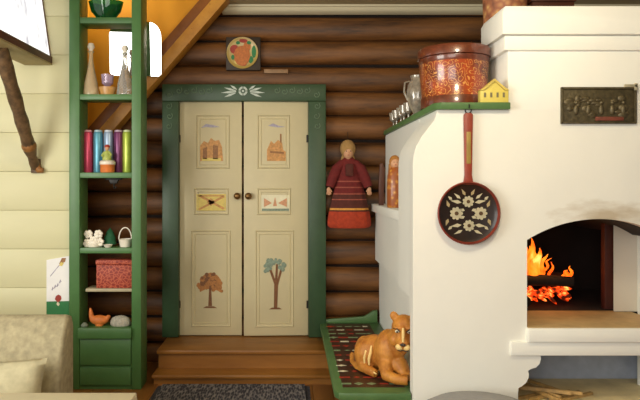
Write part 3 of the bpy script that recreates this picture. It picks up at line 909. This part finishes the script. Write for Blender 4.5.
def HE(x, y, z, rx, ry, rz, bb=None, rot=0, seg=16):
    c = HM @ Vector((x, y, z))
    (bb or b).ell(tuple(c), (rx, ry, rz), 0, seg, HM.to_3x3().to_4x4() @ Matrix.Rotation(R(rot), 4, 'Y'))
HE(0, .012, .012, .062, .06, .070)         # skull
HE(0, -.012, -.035, .050, .05, .055)       # lower face
HE(0, -.048, -.042, .033, .034, .030)      # muzzle
HE(-.015, -.062, -.055, .019, .017, .016); HE(.015, -.062, -.055, .019, .017, .016)
HE(0, -.05, -.078, .02, .02, .014)         # chin
HE(0, -.045, .0, .014, .022, .045)         # bridge of the nose
for sx in (-1, 1):
    HE(sx * .047, .012, .072, .021, .014, .026, None, sx * 24)
    HE(sx * .048, -.01, -.04, .022, .03, .034)
    HE(sx * .027, -.036, .032, .02, .014, .010)
body = b.build('body', TIGER, tg, remesh=.006, smoothit=2)
for sx in (-1, 1):
    b = MB(); HE(sx * .029, -.047, .016, .011, .007, .008, b, 0, 12); ey = b.build('eye', PCREAM, body, label='pale carved eye')
def hp(*p): return tuple(HM @ Vector(p))
b = MB(); HE(0, -.083, -.036, .014, .008, .008, b, 0, 12); b.build('nose', PBLACK, body, label='dark nose')
b = MB(); b.tube([hp(-.026, -.072, -.066), hp(-.012, -.082, -.068), hp(0, -.082, -.062), hp(.012, -.082, -.068), hp(.026, -.072, -.066)], .003, 0, 6); b.build('mouth', PBLACK, body, label='dark mouth line')
for sx in (-1, 1):
    b = MB(); b.tube([hp(sx * .048, -.032, .026), hp(sx * .029, -.05, .030), hp(sx * .014, -.058, .018)], .003, 0, 6); b.build('brow', PBLACK, body, label='dark brow line')
    b = MB(); HE(sx * .029, -.0535, .016, .005, .003, .005, b, 0, 10); b.build('pupil', PBLACK, body, label='dark pupil')
b = MB(); b.tube([hp(0, -.062, .04), hp(0, -.068, .01), hp(0, -.076, -.025)], [.006, .008, .006], 0, 8); b.build('nose_stripe', TCREAM, body, label='cream stripe down the nose')
for x0_ in (.425, .452):
    b = MB(); TT([(x0_ + .012, 3.545, zb + .168), (x0_ + .004, 3.522, zb + .135), (x0_ - .008, 3.510, zb + .095), (x0_ - .006, 3.512, zb + .06)], [.005, .009, .009, .005], 0, 8)
    b.build('haunch_stripe', TCREAM, body, label='cream stripe on the haunch')
for sx in (-1, 1):
    b = MB(); HE(sx * .017, -.066, -.053, .020, .017, .016, b, 0, 12); b.build('muzzle_pad', TCREAM, body, label='cream muzzle pad')
b = MB(); TT([(.425, 3.497, zb + .042), (.455, 3.487, zb + .037), (.485, 3.481, zb + .029)], [.004, .007, .004], 0, 8)
b.build('foot_stripe', TCREAM, body, label='cream hind foot edge')

# ================================================================== doll on log wall
YD = 4.90
dl = thing('folk_doll', (X(348, YD), 4.95, Z(228, YD)), 'rag doll in dark red folk dress and tan headscarf hanging right of the door', 'doll')
dx = X(349, YD)
def dz(py): return Z(py, YD)
b = MB()
prof = [(0, dz(228)), (.15, dz(228)), (.168, dz(226)), (.17, dz(222)), (.163, dz(215)), (.157, dz(211.5)), (.152, dz(210)), (.15, dz(208)), (.143, dz(204)), (.136, dz(200)), (.134, dz(199)), (.126, dz(194.5)), (.124, dz(193.3)), (.115, dz(188)), (.113, dz(186.8)), (.105, dz(182)), (.103, dz(180.8)), (.092, dz(176)), (.085, dz(172)), (.088, dz(166)), (.07, dz(161)), (.03, dz(157)), (0, dz(156))]
bands = [3, 3, 3, 3, 3, 2, 4, 2, 2, 1, 2, 1, 0, 1, 0, 1, 0, 0, 0, 0, 0, 0]
b.lathe(prof, (dx, YD + .03, 0), 0, 36, 1, .5, mf=lambda i: bands[min(i, 21)], wob=lambda a, z: .05 * math.cos(9 * a) if z < dz(190) else 0)
b.build('dress', [DRESS, DSTRIPE, DBROWN, DORANGE, DGOLD], dl)
for sx in (-1, 1):
    s = MB().tube([(dx + sx * .045, YD + .03, dz(162.5)), (dx + sx * .095, YD + .02, dz(169)), (dx + sx * .13, YD + .01, dz(179)), (dx + sx * .152, YD, dz(187))], [.034, .043, .042, .034], 0, 12).build('sleeve', DRESS, dl)
    hb = MB(); hx_, hz_ = dx + sx * .16, dz(190)
    hb.ell((hx_, YD - .003, hz_), (.017, .012, .024), 0, 12)
    for k in range(4): hb.tube([(hx_ + (k - 1.5) * .0085, YD - .004, hz_ - .014), (hx_ + (k - 1.5) * .0095, YD - .007, hz_ - .036 - .004 * (k in (1, 2)))], [.0048, .0038], 0, 7)
    hb.tube([(hx_ - sx * .012, YD - .004, hz_ + .004), (hx_ - sx * .024, YD - .008, hz_ - .014)], [.0055, .004], 0, 7)
    hb.build('hand', SKIN, s)
b = MB()
b.ell((dx - .005, YD + .02, dz(152)), (.042, .045, .055), 0, 20)
b.tube([(dx - .003, YD + .03, dz(162)), (dx - .005, YD + .025, dz(154))], .024, 0, 12)
b.ell((dx - .005, YD - .026, dz(152.5)), (.007, .009, .01), 0, 10)
hd = b.build('head', SKIN, dl)
b = MB()
b.ell((dx - .005, YD - .0195, dz(155.2)), (.009, .004, .003), 0, 10)
b.build('mouth', PRED, hd)
for sx in (-1, 1): MB().ell((dx - .005 + sx * .017, YD - .0215, dz(151.2)), (.005, .004, .004), 0, 10).build('eye', PBLACK, hd)
b = MB()
n = 20
b.ell((dx - .006, YD + .036, dz(148.5)), (.062, .058, .073), 0, 22)
b.prism([(dx - .05, dz(154)), (dx + .04, dz(154)), (dx + .062, dz(163)), (dx - .068, dz(163))], YD + .03, YD + .07, 'y', 0, None, .01)
b.build('headscarf', SCARF, dl)
MB().box(dx - .03, dx + .03, YD - .045, YD - .02, dz(176), dz(164), 0, .008).build('bib', DBROWN, dl)
b = MB()
b.tube([(dx, YD + .08, dz(142)), (dx, YD + .105, dz(132)), (dx, YD + .12, dz(131))], .0025, 0, 6)
b.build('hanging_cord', DARKM, dl)

# ================================================================== plate over the door, slat
YP = 4.985
pl = thing('painted_plate', (X(243, YP), 5.02, Z(53, YP)), 'round plate painted with red and green flowers above the double door', 'plate')
cx, cz = X(242.5, YP), Z(53, YP)
MB().box(X(226, YP), X(260.5, YP), YP, 5.035, Z(70, YP), Z(37, YP), 0, .004).build('backing_board', mat('dark_backing_wood', (52, 38, 24), .6, .3, 20), pl, label='dark square backing board')
b = MB()
b.lathe([(0, 0), (.126, 0), (.128, .01), (.126, .014), (.108, .01), (.1, .006), (0, .006)], (cx, YP, cz), 0, 40, M=Mf, mf=lambda i: 1 if i in (2, 3) else 0)
pd = b.build('dish', [mat('plate_cream', (190, 166, 104), .35), mat('plate_rim_yellow', (176, 148, 76), .35)], pl)
b = MB(); r6 = random.Random(2)
def bl(px, py, w, h, mi): b.prism(disc_pts(X(px, YP), Z(py, YP), w, 12, h, r6.random()), YP - .010 - .002 * r6.random(), YP, 'y', mi)
bl(242, 56, .066, .082, 0); bl(247, 47, .03, .042, 0); bl(234.5, 49.5, .036, .036, 1); bl(243.5, 40.8, .034, .018, 1); bl(254, 52, .018, .05, 2); bl(251, 60, .02, .03, 2)
bl(237, 62, .02, .018, 3); bl(233, 57.5, .014, .02, 2); bl(249, 43, .018, .014, 2); bl(238, 43, .016, .014, 2); bl(243, 64.5, .03, .014, 1); bl(243, 52, .014, .014, 3)
b.build('painted_flowers', [mat('paint_deep_orange', (184, 104, 40), .5, .2, 60), PRED, PGREEN, PYEL], pd, label='orange, red and green painted flowers')
tag(MB().box(X(264, 5.0), X(288, 5.0), 5.005, 5.042, Z(73, 5.0), Z(69, 5.0), 0, .003).build('wooden_slat', mat('faded_slat', (146, 112, 78), .6, .2, 20)), 'short pale slat fixed to the log wall right of the round plate', 'slat')  # small wooden slat nailed to the logs

# ================================================================== BOOKCASE
YB0, YB1 = 4.35, 4.53
bc = thing('open_bookcase', (-1.3, 4.44, 0), 'tall narrow green open bookcase without a back, right of the cream wall', 'bookcase')
xl0, xl1, xr0, xr1 = X(69, YB0), X(79.5, YB0), X(131.5, YB0), X(141, YB0)
MB().box(xl0, xl1, YB0, YB1, 0, 2.875, 0, .004).build('side_panel', GREEN, bc)
MB().box(xr0, xr1, YB0, YB1, 0, 2.875, 0, .004).build('side_panel', GREEN, bc)
def shelf_z(py): return Z(py, YB0)
SHELF = [(shelf_z(23), shelf_z(17)), (shelf_z(99.5), shelf_z(94)), (shelf_z(178), shelf_z(172.5)), (shelf_z(253.5), shelf_z(248))]
for z0_, z1_ in SHELF:
    MB().box(xl1 - .004, xr0 + .004, YB0 + .006, YB1 - .004, z0_, z1_, 0, .003).build('shelf', GREEN, bc)
ZG = Z(287, 4.44)
MB().box(xl1 + .035, xr0 + .003, YB0 + .02, YB1 - .01, ZG - .022, ZG, 0, .003).build('shelf', mat('pale_shelf', (176, 164, 132), .5), bc, label='thin pale shelf under the red box')
ZBASE = Z(328, YB0 - .02)
b = MB()
b.box(xl1 - .004, xr0 + .004, YB0 - .03, YB1 - .004, ZBASE - .075, ZBASE, 0, .006)
b.box(xl1 - .004, xr0 + .004, YB0 + .012, YB1 - .004, 0, ZBASE - .074, 0)
b.build('base_cabinet', GREEN, bc)
b = MB(); b.box(xl1 + .004, xr0 - .004, YB0 - .004, YB0 + .014, Z(365, YB0), Z(339, YB0), 0, .004); b.build('drawer_front', GREEN, bc)
b = MB(); b.box(xl1 + .004, xr0 - .004, YB0 - .004, YB0 + .014, .03, Z(367.5, YB0), 0, .004); b.build('drawer_front', GREEN, bc)

YM = 4.44
def cx_(px, Y=YM): return X(px, Y)
z1, z2, z3, z4 = [s[1] + .0005 for s in SHELF]
# top: green glass bowl
bw_ = thing('glass_bowl', (cx_(106), YM, z1), 'dark green glass bowl on the highest visible bookcase shelf', 'bowl')
b = MB(); b.lathe([(0, z1), (.06, z1), (.065, z1 + .012), (.105, z1 + .06), (.125, z1 + .13), (.12, z1 + .13), (.098, z1 + .065), (.05, z1 + .02), (0, z1 + .016)], (cx_(106), YM, 0), 0, 32, 1, .62)
b.build('bowl_body', GREENG, bw_)
# decanters
def decanter(px, lab, m1, m2, rb, ztop):
    t = thing('glass_decanter', (cx_(px), YM, z2), lab, 'decanter', 'decanters on the bookcase')
    hh = ztop - z2
    b = MB(); x_ = cx_(px)
    b.lathe([(0, z2), (rb, z2), (rb * 1.02, z2 + .015), (rb * .9, z2 + .08 * hh / .34), (rb * .55, z2 + .45 * hh), (.016, z2 + .66 * hh), (.014, z2 + .8 * hh), (.024, z2 + .84 * hh), (.018, z2 + .845 * hh), (0, z2 + .83 * hh)], (x_, YM, 0), 0, 24)
    b.build('flask', m1, t)
    MB().lathe([(0, z2 + .83 * hh), (.012, z2 + .835 * hh), (.013, z2 + .86 * hh), (.026, z2 + .92 * hh), (.018, z2 + .99 * hh), (0, ztop)], (x_, YM, 0), 0, 16).build('stopper', m2, t)
decanter(91, 'gold tinted glass decanter with stopper at the left of its bookcase shelf', GOLDG, CERW, .052, Z(43, YM))
decanter(125, 'clear conical glass decanter with stopper at the right of its bookcase shelf', CLEARG, CERW, .058, Z(45, YM))
tr = MB().lathe([(0, z2), (.045, z2), (.06, z2 + .05), (.062, z2 + .06), (.057, z2 + .06), (.045, z2 + .02), (0, z2 + .014)], (cx_(107.5), YM, 0), 0, 28, 1, .8).build('amber_dish', AMBER)
tag(tr, 'amber dish between the two decanters on the bookcase', 'dish')
gb = MB().lathe([(0, z2 + .0155), (.028, z2 + .016), (.012, z2 + .03), (.012, z2 + .062), (.04, z2 + .085), (.046, z2 + .15), (.042, z2 + .15), (.034, z2 + .09), (0, z2 + .075)], (cx_(107.5), YM, 0), 0, 10).build('crystal_goblet', LILAC)
tag(gb, 'lilac cut crystal goblet standing in the amber dish between the decanters', 'goblet')
# coloured tumblers
proto = None
for px, c, nm in ((88, (214, 76, 108), 'pink'), (98.3, (88, 150, 170), 'teal blue'), (108.6, (150, 170, 196), 'pale blue'), (118.6, (112, 54, 96), 'plum'), (127.4, (172, 190, 76), 'lime green')):
    m = mat('anodised_' + nm.replace(' ', '_'), c, .3, .1, 20, .02, .35)
    hh = Z(129.5, YM) - z3
    t = thing('metal_tumbler', (cx_(px), 4.475, z3), 'tall slim %s canister in the row of five on the bookcase' % nm, 'canister', 'coloured canisters on the bookcase')
    b = MB(); x_ = cx_(px, 4.475)
    b.lathe([(0, z3), (.032, z3), (.034, z3 + .006), (.034, z3 + hh * .9), (.03, z3 + hh * .945), (.024, z3 + hh * .95)], (x_, 4.475, 0), 0, 24)
    b.build('canister_body', m, t)
    MB().lathe([(.025, z3 + hh * .951), (.0285, z3 + hh * .953), (.0285, z3 + hh * .985), (.02, z3 + hh * 1.0), (0, z3 + hh)], (x_, 4.475, 0), 0, 20).build('cap', mat('cap_pale_' + nm.replace(' ', '_'), tuple(int(v * .45 + 130) for v in c), .35, .05), t, label='pale cap')
# figurine on pot
fp = thing('pot_figurine', (cx_(107.5, 4.395), 4.395, z3), 'little green clad figure on a round clay pot before the coloured canisters', 'figurine')
x_ = cx_(107.5, 4.395)
MB().lathe([(0, z3), (.046, z3), (.05, z3 + .01), (.05, z3 + .05), (.055, z3 + .056), (.055, z3 + .075), (.045, z3 + .085), (0, z3 + .09)], (x_, 4.395, 0), 0, 24, mf=lambda i: 1 if i > 3 else 0).build('pot', [CERO, CERW], fp)
b = MB()
b.lathe([(0, z3 + .088), (.03, z3 + .088), (.032, z3 + .1), (.02, z3 + .145), (.012, z3 + .155), (0, z3 + .158)], (x_ - .004, 4.395, 0), 0, 16)
b.tube([(x_ + .012, 4.39, z3 + .145), (x_ + .03, 4.38, z3 + .125), (x_ + .022, 4.37, z3 + .11)], .008, 0, 8)
b.tube([(x_ - .02, 4.39, z3 + .145), (x_ - .034, 4.38, z3 + .12), (x_ - .02, 4.368, z3 + .11)], .008, 0, 8)
fb = b.build('figure_body', mat('figure_green', (176, 188, 96), .5), fp)
hd = MB().ell((x_ - .002, 4.393, z3 + .172), (.015, .015, .018), 0, 14).build('head', SKIN, fp)
MB().ell((x_ - .003, 4.397, z3 + .185), (.02, .019, .014), 0, 14).build('cap', PRED, fp)
# hook under shelf
zs = SHELF[2][0]
hk = thing('iron_hook_rack', (cx_(114), YM, zs), 'small black iron hook fixed under the bookcase shelf below the canisters', 'hook')
b = MB()
b.box(cx_(106), cx_(122), YM - .02, YM + .02, zs - .012, zs - .0005, 0, .003)
b.prism([(cx_(109), zs - .011), (cx_(119), zs - .011), (cx_(117), zs - .04), (cx_(111), zs - .04)], YM - .015, YM + .015, 'y', 0, None, .003)
b.build('bracket', DARKM, hk)
MB().tube([(cx_(114), YM, zs - .04), (cx_(114), YM, zs - .065), (cx_(115), YM - .01, zs - .075), (cx_(116.5), YM - .015, zs - .07), (cx_(117), YM - .015, zs - .06)], .005, 0, 8).build('hook', DARKM, hk)
# white ceramic flower
wf = thing('ceramic_flowers', (cx_(94), YM, z4), 'white ceramic flower cluster at the left of its bookcase shelf', 'ornament')
b = MB(); r7 = random.Random(8)
for (px, py) in ((89, 234), (99, 234), (94, 240), (88, 243), (100, 242)):
    c = (cx_(px), YM - .01 + .02 * r7.random(), Z(py, YM))
    for k in range(6):
        a = k * math.pi / 3 + r7.random() * .4
        b.ell((c[0] + .018 * math.cos(a), c[1] - .008, c[2] + .018 * math.sin(a)), (.015, .01, .015), 0, 8)
    b.ell((c[0], c[1] - .014, c[2]), (.01, .01, .01), 0, 8)
b.ell((cx_(94), YM, z4 + .03), (.05, .035, .03), 0, 16)
b.build('flower_heads', CERW, wf)
b = MB(); b.lathe([(0, z4), (.042, z4), (.045, z4 + .012), (.03, z4 + .03), (0, z4 + .032)], (cx_(94), YM, 0), 0, 20); b.build('base', CERW, wf)
gt = thing('felt_tree', (cx_(110), 4.49, z4), 'dark green cone-shaped little tree between white flowers and white basket', 'ornament')
MB().lathe([(.05, z4 + .012), (.04, z4 + .05), (.043, z4 + .052), (.028, z4 + .09), (.03, z4 + .092), (0, z4 + .135)], (cx_(110, 4.49), 4.49, 0), 0, 20, 1, .75).build('foliage', FOREST, gt)
MB().lathe([(.012, z4), (.012, z4 + .014)], (cx_(110, 4.49), 4.49, 0), 0, 12).build('stem', PBROWN, gt)
tag(MB().lathe([(0, z4), (.02, z4), (.034, z4 + .02), (.031, z4 + .02), (.018, z4 + .006), (0, z4 + .005)], (cx_(108, 4.39), 4.39, z4 * 0), 0, 20).build('small_dish', CERW), 'tiny white dish before the green cone tree on the bookcase', 'dish')
wb = thing('white_basket', (cx_(125.5), YM, z4), 'small white basket with arched handle at the right of its bookcase shelf', 'basket')
b = MB(); x_ = cx_(125.3)
b.lathe([(0, z4), (.036, z4), (.046, z4 + .05), (.049, z4 + .056), (.044, z4 + .056), (.033, z4 + .01), (0, z4 + .008)], (x_, YM, 0), 0, 24)
b.build('basket_wall', CERW, wb)
MB().tube([(x_ + .046 * math.cos(t * math.pi / 10), YM, z4 + .052 + .085 * math.sin(t * math.pi / 10)) for t in range(11)], .0045, 0, 7).build('handle', CERW, wb)
# red box
ZGs = ZG + .0005
rb = thing('woven_box', (cx_(115), YM, ZGs), 'red patterned woven box on the thin pale bookcase shelf', 'box')
xa, xb = cx_(98.5), xr0 - .006
MB().box(xa, xb, YM - .055, YM + .065, ZGs, ZGs + .165, 0, .006).build('box_body', REDBOX, rb)
MB().box(xa - .004, xb + .003, YM - .06, YM + .07, ZGs + .166, ZGs + .2, 0, .006).build('lid', REDBOX, rb)
# bottom ledge items
zl = ZBASE + .0005
ob = thing('clay_bird', (cx_(99), 4.4, zl), 'orange clay bird-shaped figurine on the bottom ledge of the bookcase', 'figurine')
x_ = cx_(99.5, 4.4)
b = MB()
b.ell((x_, 4.4, zl + .04), (.066, .034, .036), 0, 20)
b.tube([(x_ - .045, 4.4, zl + .04), (x_ - .058, 4.4, zl + .07), (x_ - .062, 4.4, zl + .105), (x_ - .066, 4.4, zl + .128)], [.024, .018, .013, .006], 0, 10)
b.tube([(x_ + .045, 4.4, zl + .045), (x_ + .066, 4.4, zl + .066), (x_ + .078, 4.4, zl + .07)], [.02, .015, .006], 0, 10)
b.lathe([(.03, zl), (.026, zl + .016)], (x_, 4.4, 0), 0, 16)
b.build('clay_body', CERO, ob, remesh=.005)
bs = thing('bast_shoe', (cx_(120), 4.4, zl), 'grey plaited bast shoe right of the orange bird on bottom ledge', 'shoe')
x_ = cx_(120.5, 4.4)
b = MB()
b.lathe([(0, zl), (.062, zl), (.072, zl + .012), (.07, zl + .035), (.06, zl + .055), (.035, zl + .068), (0, zl + .072)], (x_, 4.4, 0), 0, 28, 1, .55)
b.build('shoe_body', CERG, bs)
b = MB()
for k in range(-3, 4):
    b.tube([(x_ + k * .017 - .01, 4.4 - .036 * math.cos(k * .35), zl + .012), (x_ + k * .017, 4.4 - .03 * math.cos(k * .35), zl + .045), (x_ + k * .015 + .006, 4.4, zl + .072 - .0022 * k * k)], .006, 0, 6)
b.build('plaited_strap', CERG, bs)
tag(MB().lathe([(0, zl), (.02, zl), (.026, zl + .012), (.012, zl + .03), (0, zl + .033)], (cx_(84.5, 4.36), 4.36, 0), 0, 16, 1, .8).build('grey_pebble', mat('grey_stone', (118, 128, 112), .6, .2)), 'small grey pebble at the left end of the bottom bookcase ledge', 'stone')

# mirror hung on the stair side, tilted forward
mr = thing('arched_mirror', (X(136, 4.7), 4.7, Z(76, 4.7)), 'bright mirror with rounded top hanging behind the bookcase on the stair side', 'mirror')
w_ = X(161, 4.7) - X(111, 4.7); h_ = Z(23, 4.7) - Z(76, 4.7)
pts = [(-w_ / 2 + .02, 0), (w_ / 2 - .02, 0), (w_ / 2, .02)]
for t in range(9):
    a = math.pi / 2 * t / 8; pts.append((w_ / 2 - .09 + .09 * math.cos(a), h_ - .11 + .11 * math.sin(a)))
for t in range(9):
    a = math.pi / 2 * t / 8; pts.append((-w_ / 2 + .09 - .09 * math.sin(a), h_ - .11 + .11 * math.cos(a)))
pts.append((-w_ / 2, .02))
g = MB().prism(pts, -.006, 0, 'y'); go = g.build('mirror_glass', MIRROR, mr, local=True, smooth=20)
bb = MB().prism([(p * .98, .006 + q * .98) for p, q in pts], .0005, .012, 'y').build('backing', DKWOOD, mr, local=True)
mr.rotation_euler = (R(8), 0, R(8))

# ================================================================== GLASS CASE ON THE CREAM WALL
lp = thing('wall_glass_case', (-1.79, 4.0, 2.29), 'white glass wall case with reflected light as glow on dark wood base at upper left corner', 'lamp')
YW = 4.398; xo, xi = -1.684, -1.89; zb0, zb1, zt_ = 2.285, 2.345, 2.84
MB().box(xi, xo, 3.45, YW, zb0 + .012, zb1, 0, .005).build('base_board', DKWOOD, lp, label='dark brown base board')
MB().box(xi + .01, xo - .004, 3.46, YW, zb0, zb0 + .0115, 0).build('underside', mat('pale_underside_board', (170, 152, 108), .6), lp, label='pale board under the base')
lean = .07
def quadslab(x0_, x1_, y0_, y1_, z0_, z1_, dxt, m, nm, lab=None):
    b = MB(); pts_ = [(x0_, z0_), (x1_, z0_), (x1_ + dxt, z1_), (x0_ + dxt, z1_)]
    b.prism(pts_, y0_, y1_, 'y'); return b.build(nm, m, lp, label=lab)
quadslab(xo - .022, xo - .014, 3.49, YW - .016, zb1 + .001, zt_, -lean, REFLECTG, 'glass_pane', 'white glass with reflected light as glow')
quadslab(xi + .014, xi + .022, 3.49, YW - .016, zb1 + .001, zt_, lean * .3, REFLECTG, 'glass_pane', 'white glass with reflected light as glow')
quadslab(xo - .026, xo - .01, YW - .015, YW - .001, zb1 + .001, zt_, -lean, DKWOOD, 'corner_post', 'thin dark corner post')
quadslab(xo - .026, xo - .01, 3.46, 3.485, zb1 + .001, zt_, -lean, DKWOOD, 'corner_post', 'thin dark corner post')
MB().box(xi + .02, xo - lean, 3.46, YW, zt_, zt_ + .03, 0, .004).build('top_board', DKWOOD, lp)
b = MB()
p0, p1 = Vector((-1.797, 4.375, 1.56)), Vector((-1.79, 3.83, 2.284))
v = p1 - p0
pts = [p0 + v * t for t in (0, .05, .1, .16, .2, .3, .42, .5, .6, .72, .85, 1)]
b.tube(pts, [.03, .034, .03, .044, .046, .04, .046, .04, .047, .042, .048, .044], 0, 12)
b.tube([p0 + Vector((0, 0, .02)), p0 + Vector((.03, .0, -.02)), p0 + Vector((.055, .002, -.022))], [.03, .024, .018], 1, 10)
b.ell(tuple(p0 + v * .2), (.05, .05, .05), 1, 14)
b.box(-1.83, -1.765, 4.372, 4.3985, 1.52, 1.62, 0, .006)
b.build('carved_strut', [STRUT, mat('worn_orange_wood', (138, 92, 44), .6, .3, 30)], lp, label='dark carved diagonal strut with a worn orange end')

# ================================================================== card, sofa, cushion, table
cd = thing('illustrated_card', (X(57.5, 4.395), 4.398, Z(312, 4.395)), 'white card with a drawn flower and green foot on the cream wall', 'card')
YC = 4.392
def CP(l): return [(X(a, YC), Z(c, YC)) for a, c in l]
MB().prism(CP([(46.5, 316), (69, 316), (69, 256), (46.5, 260)]), YC, 4.3995, 'y').build('sheet', PAPER, cd)
b = MB(); e0, e1 = YC - .001, YC + .002
b.prism(CP([(46.5, 316), (69, 316), (69, 301), (46.5, 301.5)]), e0, e1, 'y', 0)
b.build('green_band', PGREEN, cd, label='green band along the foot')
b = MB()
b.prism(CP([(50, 276), (50.6, 276.5), (62, 262.5), (61.4, 262)]), e0, e1, 'y', 0)
b.prism(CP([(59, 264), (62, 258), (66, 258), (65, 262)]), e0 - .001, e1, 'y', 1); b.prism(CP([(59, 265.5), (61, 262), (64, 263), (62, 266)]), e0 - .002, e1, 'y', 2)
for (p, q) in ((51.5, 290), (54, 288), (56.5, 286.5), (59, 283)):
    b.prism(CP([(p, q), (p + 1, q + .4), (p + 2, q - 3), (p + 1.2, q - 3.4)]), e0, e1, 'y', 0); b.prism(CP([(p + .6, q - 1.2), (p + 2.6, q - 2), (p + 2.6, q - 1.4), (p + .6, q - .6)]), e0, e1, 'y', 0)
b.prism(CP([(55, 299), (56, 296), (58.5, 294.5), (61, 296), (61.5, 299), (59, 302), (58, 304), (56.5, 301)]), e0 - .002, e1, 'y', 3)
b.prism(CP([(56.5, 304), (58, 301.5), (60, 304), (58.5, 306)]), e0 - .003, e1, 'y', 4)
b.build('drawing', [PGREY, PBROWN, PYEL, PRED, PCREAM], cd, label='drawn stem, script marks and red flower')

sf = thing('beige_sofa', (-1.9, 3.1, 0), 'beige upholstered sofa in front of the cream wall at lower left', 'sofa')
xsr = -1.172
b = MB()
zs1 = Z(313.5, 3.33)
n = 20
prof = [(3.12, .30), (3.14, .42), (3.19, .58), (3.235, zs1 - .06), (3.265, zs1 - .018), (3.305, zs1), (3.345, zs1 - .012), (3.37, zs1 - .06), (3.37, .3), (3.36, .2), (3.15, .2)]
b.prism(prof, -2.6, xsr, 'x', 0, None, .02)
b.build('backrest', SOFA, sf, smooth=50)
MB().box(-2.6, xsr - .02, 2.68, 3.12, .2, .36, 0, .05, None, 4).build('seat', SOFA, sf)
MB().box(-2.58, xsr - .03, 2.7, 3.34, .08, .199, 0, .01).build('base', DKWOOD, sf)
for xx in (-2.5, xsr - .1):
    for yy in (2.76, 3.28):
        MB().lathe([(.022, 0), (.026, .08)], (xx, yy, 0), 0, 12).build('leg', DKWOOD, sf)
Mc = Matrix.Translation((-1.42, 3.005, .452)) @ Matrix.Rotation(R(-3), 4, 'Y') @ Matrix.Rotation(R(66), 4, 'X')
tag(MB().pillow(.46, .27, .13, Mc).build('cushion', CUSH, smooth=80), 'pale cushion leaning on the beige sofa back', 'cushion')

zt_ = Z(392.3, 2.62)
tb = thing('dining_table', (-1.4, 2.2, 0), 'wooden table under a pale cloth at the bottom left corner', 'table')
MB().box(-2.2, -.66, 1.82, 2.6, zt_ - .045, zt_ - .006, 0, .004).build('table_top', DKWOOD, tb)
for xx in (-2.1, -.74):
    for yy in (1.9, 2.52):
        MB().box(xx - .03, xx + .03, yy - .03, yy + .03, 0, zt_ - .0455, 0, .005).build('leg', DKWOOD, tb)
b = MB()
xa, xb, ya, yb = -2.215, -.648, 1.805, 2.615
b.box(xa, xb, ya, yb, zt_ - .0055, zt_, 0, .002)
n = 80
per = []
for i in range(n):
    t = i / n * 4
    s_, u = int(t), t - int(t)
    per.append([(xa + (xb - xa) * u, ya), (xb, ya + (yb - ya) * u), (xb - (xb - xa) * u, yb), (xa, yb - (yb - ya) * u)][s_])
cxm, cym = (xa + xb) / 2, (ya + yb) / 2
rings = []
for k, (dz_, grow) in enumerate(((0, 0), (-.08, .004), (-.2, .012))):
    rings.append([b.bm.verts.new((p + (p - cxm) * .02 * k * .5 + .006 * k * math.sin(i * 1.1), q + (q - cym) * .02 * k * .5 + .006 * k * math.cos(i * 1.3), zt_ - .002 + dz_)) for i, (p, q) in enumerate(per)])
for k in range(2):
    for i in range(n):
        j = (i + 1) % n
        b.bm.faces.new((rings[k][i], rings[k + 1][i], rings[k + 1][j], rings[k][j]))
tag(b.build('tablecloth', CLOTH), 'pale printed cloth draped over the table at the lower left', 'tablecloth')

# ================================================================== LIGHT
def area(name, loc, look, sx, sy, power, col):
    l = bpy.data.lights.new(name, 'AREA'); l.shape = 'RECTANGLE'; l.size = sx; l.size_y = sy; l.energy = power; l.color = col
    o = bpy.data.objects.new(name, l); COL.objects.link(o); o.location = loc
    o.rotation_euler = (Vector(look) - Vector(loc)).to_track_quat('-Z', 'Y').to_euler()
    return o
area('window_daylight', (-1.0, -1.4, 1.8), (.1, 4, 1.35), 2.3, 1.8, 72, (.98, .96, .9))
area('side_window_daylight', (-3.1, .9, 1.75), (1., 3.6, 1.4), 1.8, 1.7, 118, (.98, .96, .88))
l = bpy.data.lights.new('ceiling_lamp', 'POINT'); l.energy = 56; l.color = (1, .88, .64); l.shadow_soft_size = .15
o = bpy.data.objects.new('ceiling_lamp', l); COL.objects.link(o); o.location = (.8, 1.9, 2.6)
l = bpy.data.lights.new('fire_glow', 'POINT'); l.energy = 1.6; l.color = (1, .42, .12); l.shadow_soft_size = .06
o = bpy.data.objects.new('fire_glow', l); COL.objects.link(o); o.location = (X(540, 3.8), 3.8, 1.02)
l = bpy.data.lights.new('stair_fill_light', 'POINT'); l.energy = 9; l.color = (1, .84, .58); l.shadow_soft_size = .1  # unseen light added to brighten the orange wall behind the stair
o = bpy.data.objects.new('stair_fill_light', l); COL.objects.link(o); o.location = (-1.5, 4.6, 3.1)
w = bpy.data.worlds.new('room_air'); S.world = w; w.use_nodes = True
w.node_tree.nodes['Background'].inputs['Color'].default_value = (1., .93, .8, 1)
w.node_tree.nodes['Background'].inputs['Strength'].default_value = .18

# ================================================================== CAMERA
cam = bpy.data.cameras.new('camera'); co = bpy.data.objects.new('camera', cam); COL.objects.link(co)
cam.sensor_fit = 'HORIZONTAL'; cam.sensor_width = 36.; cam.lens = 36. * F / 640.
cam.shift_x = (320 - VX) / 640.; cam.shift_y = -(200 - VY) / 640.
co.location = (0, 0, H); co.rotation_euler = (R(90), 0, 0)
S.camera = co
vs = S.view_settings
vs.view_transform = 'Standard'; vs.look = 'None'; vs.gamma = 1; vs.use_curve_mapping = False
vs.exposure = 0.0
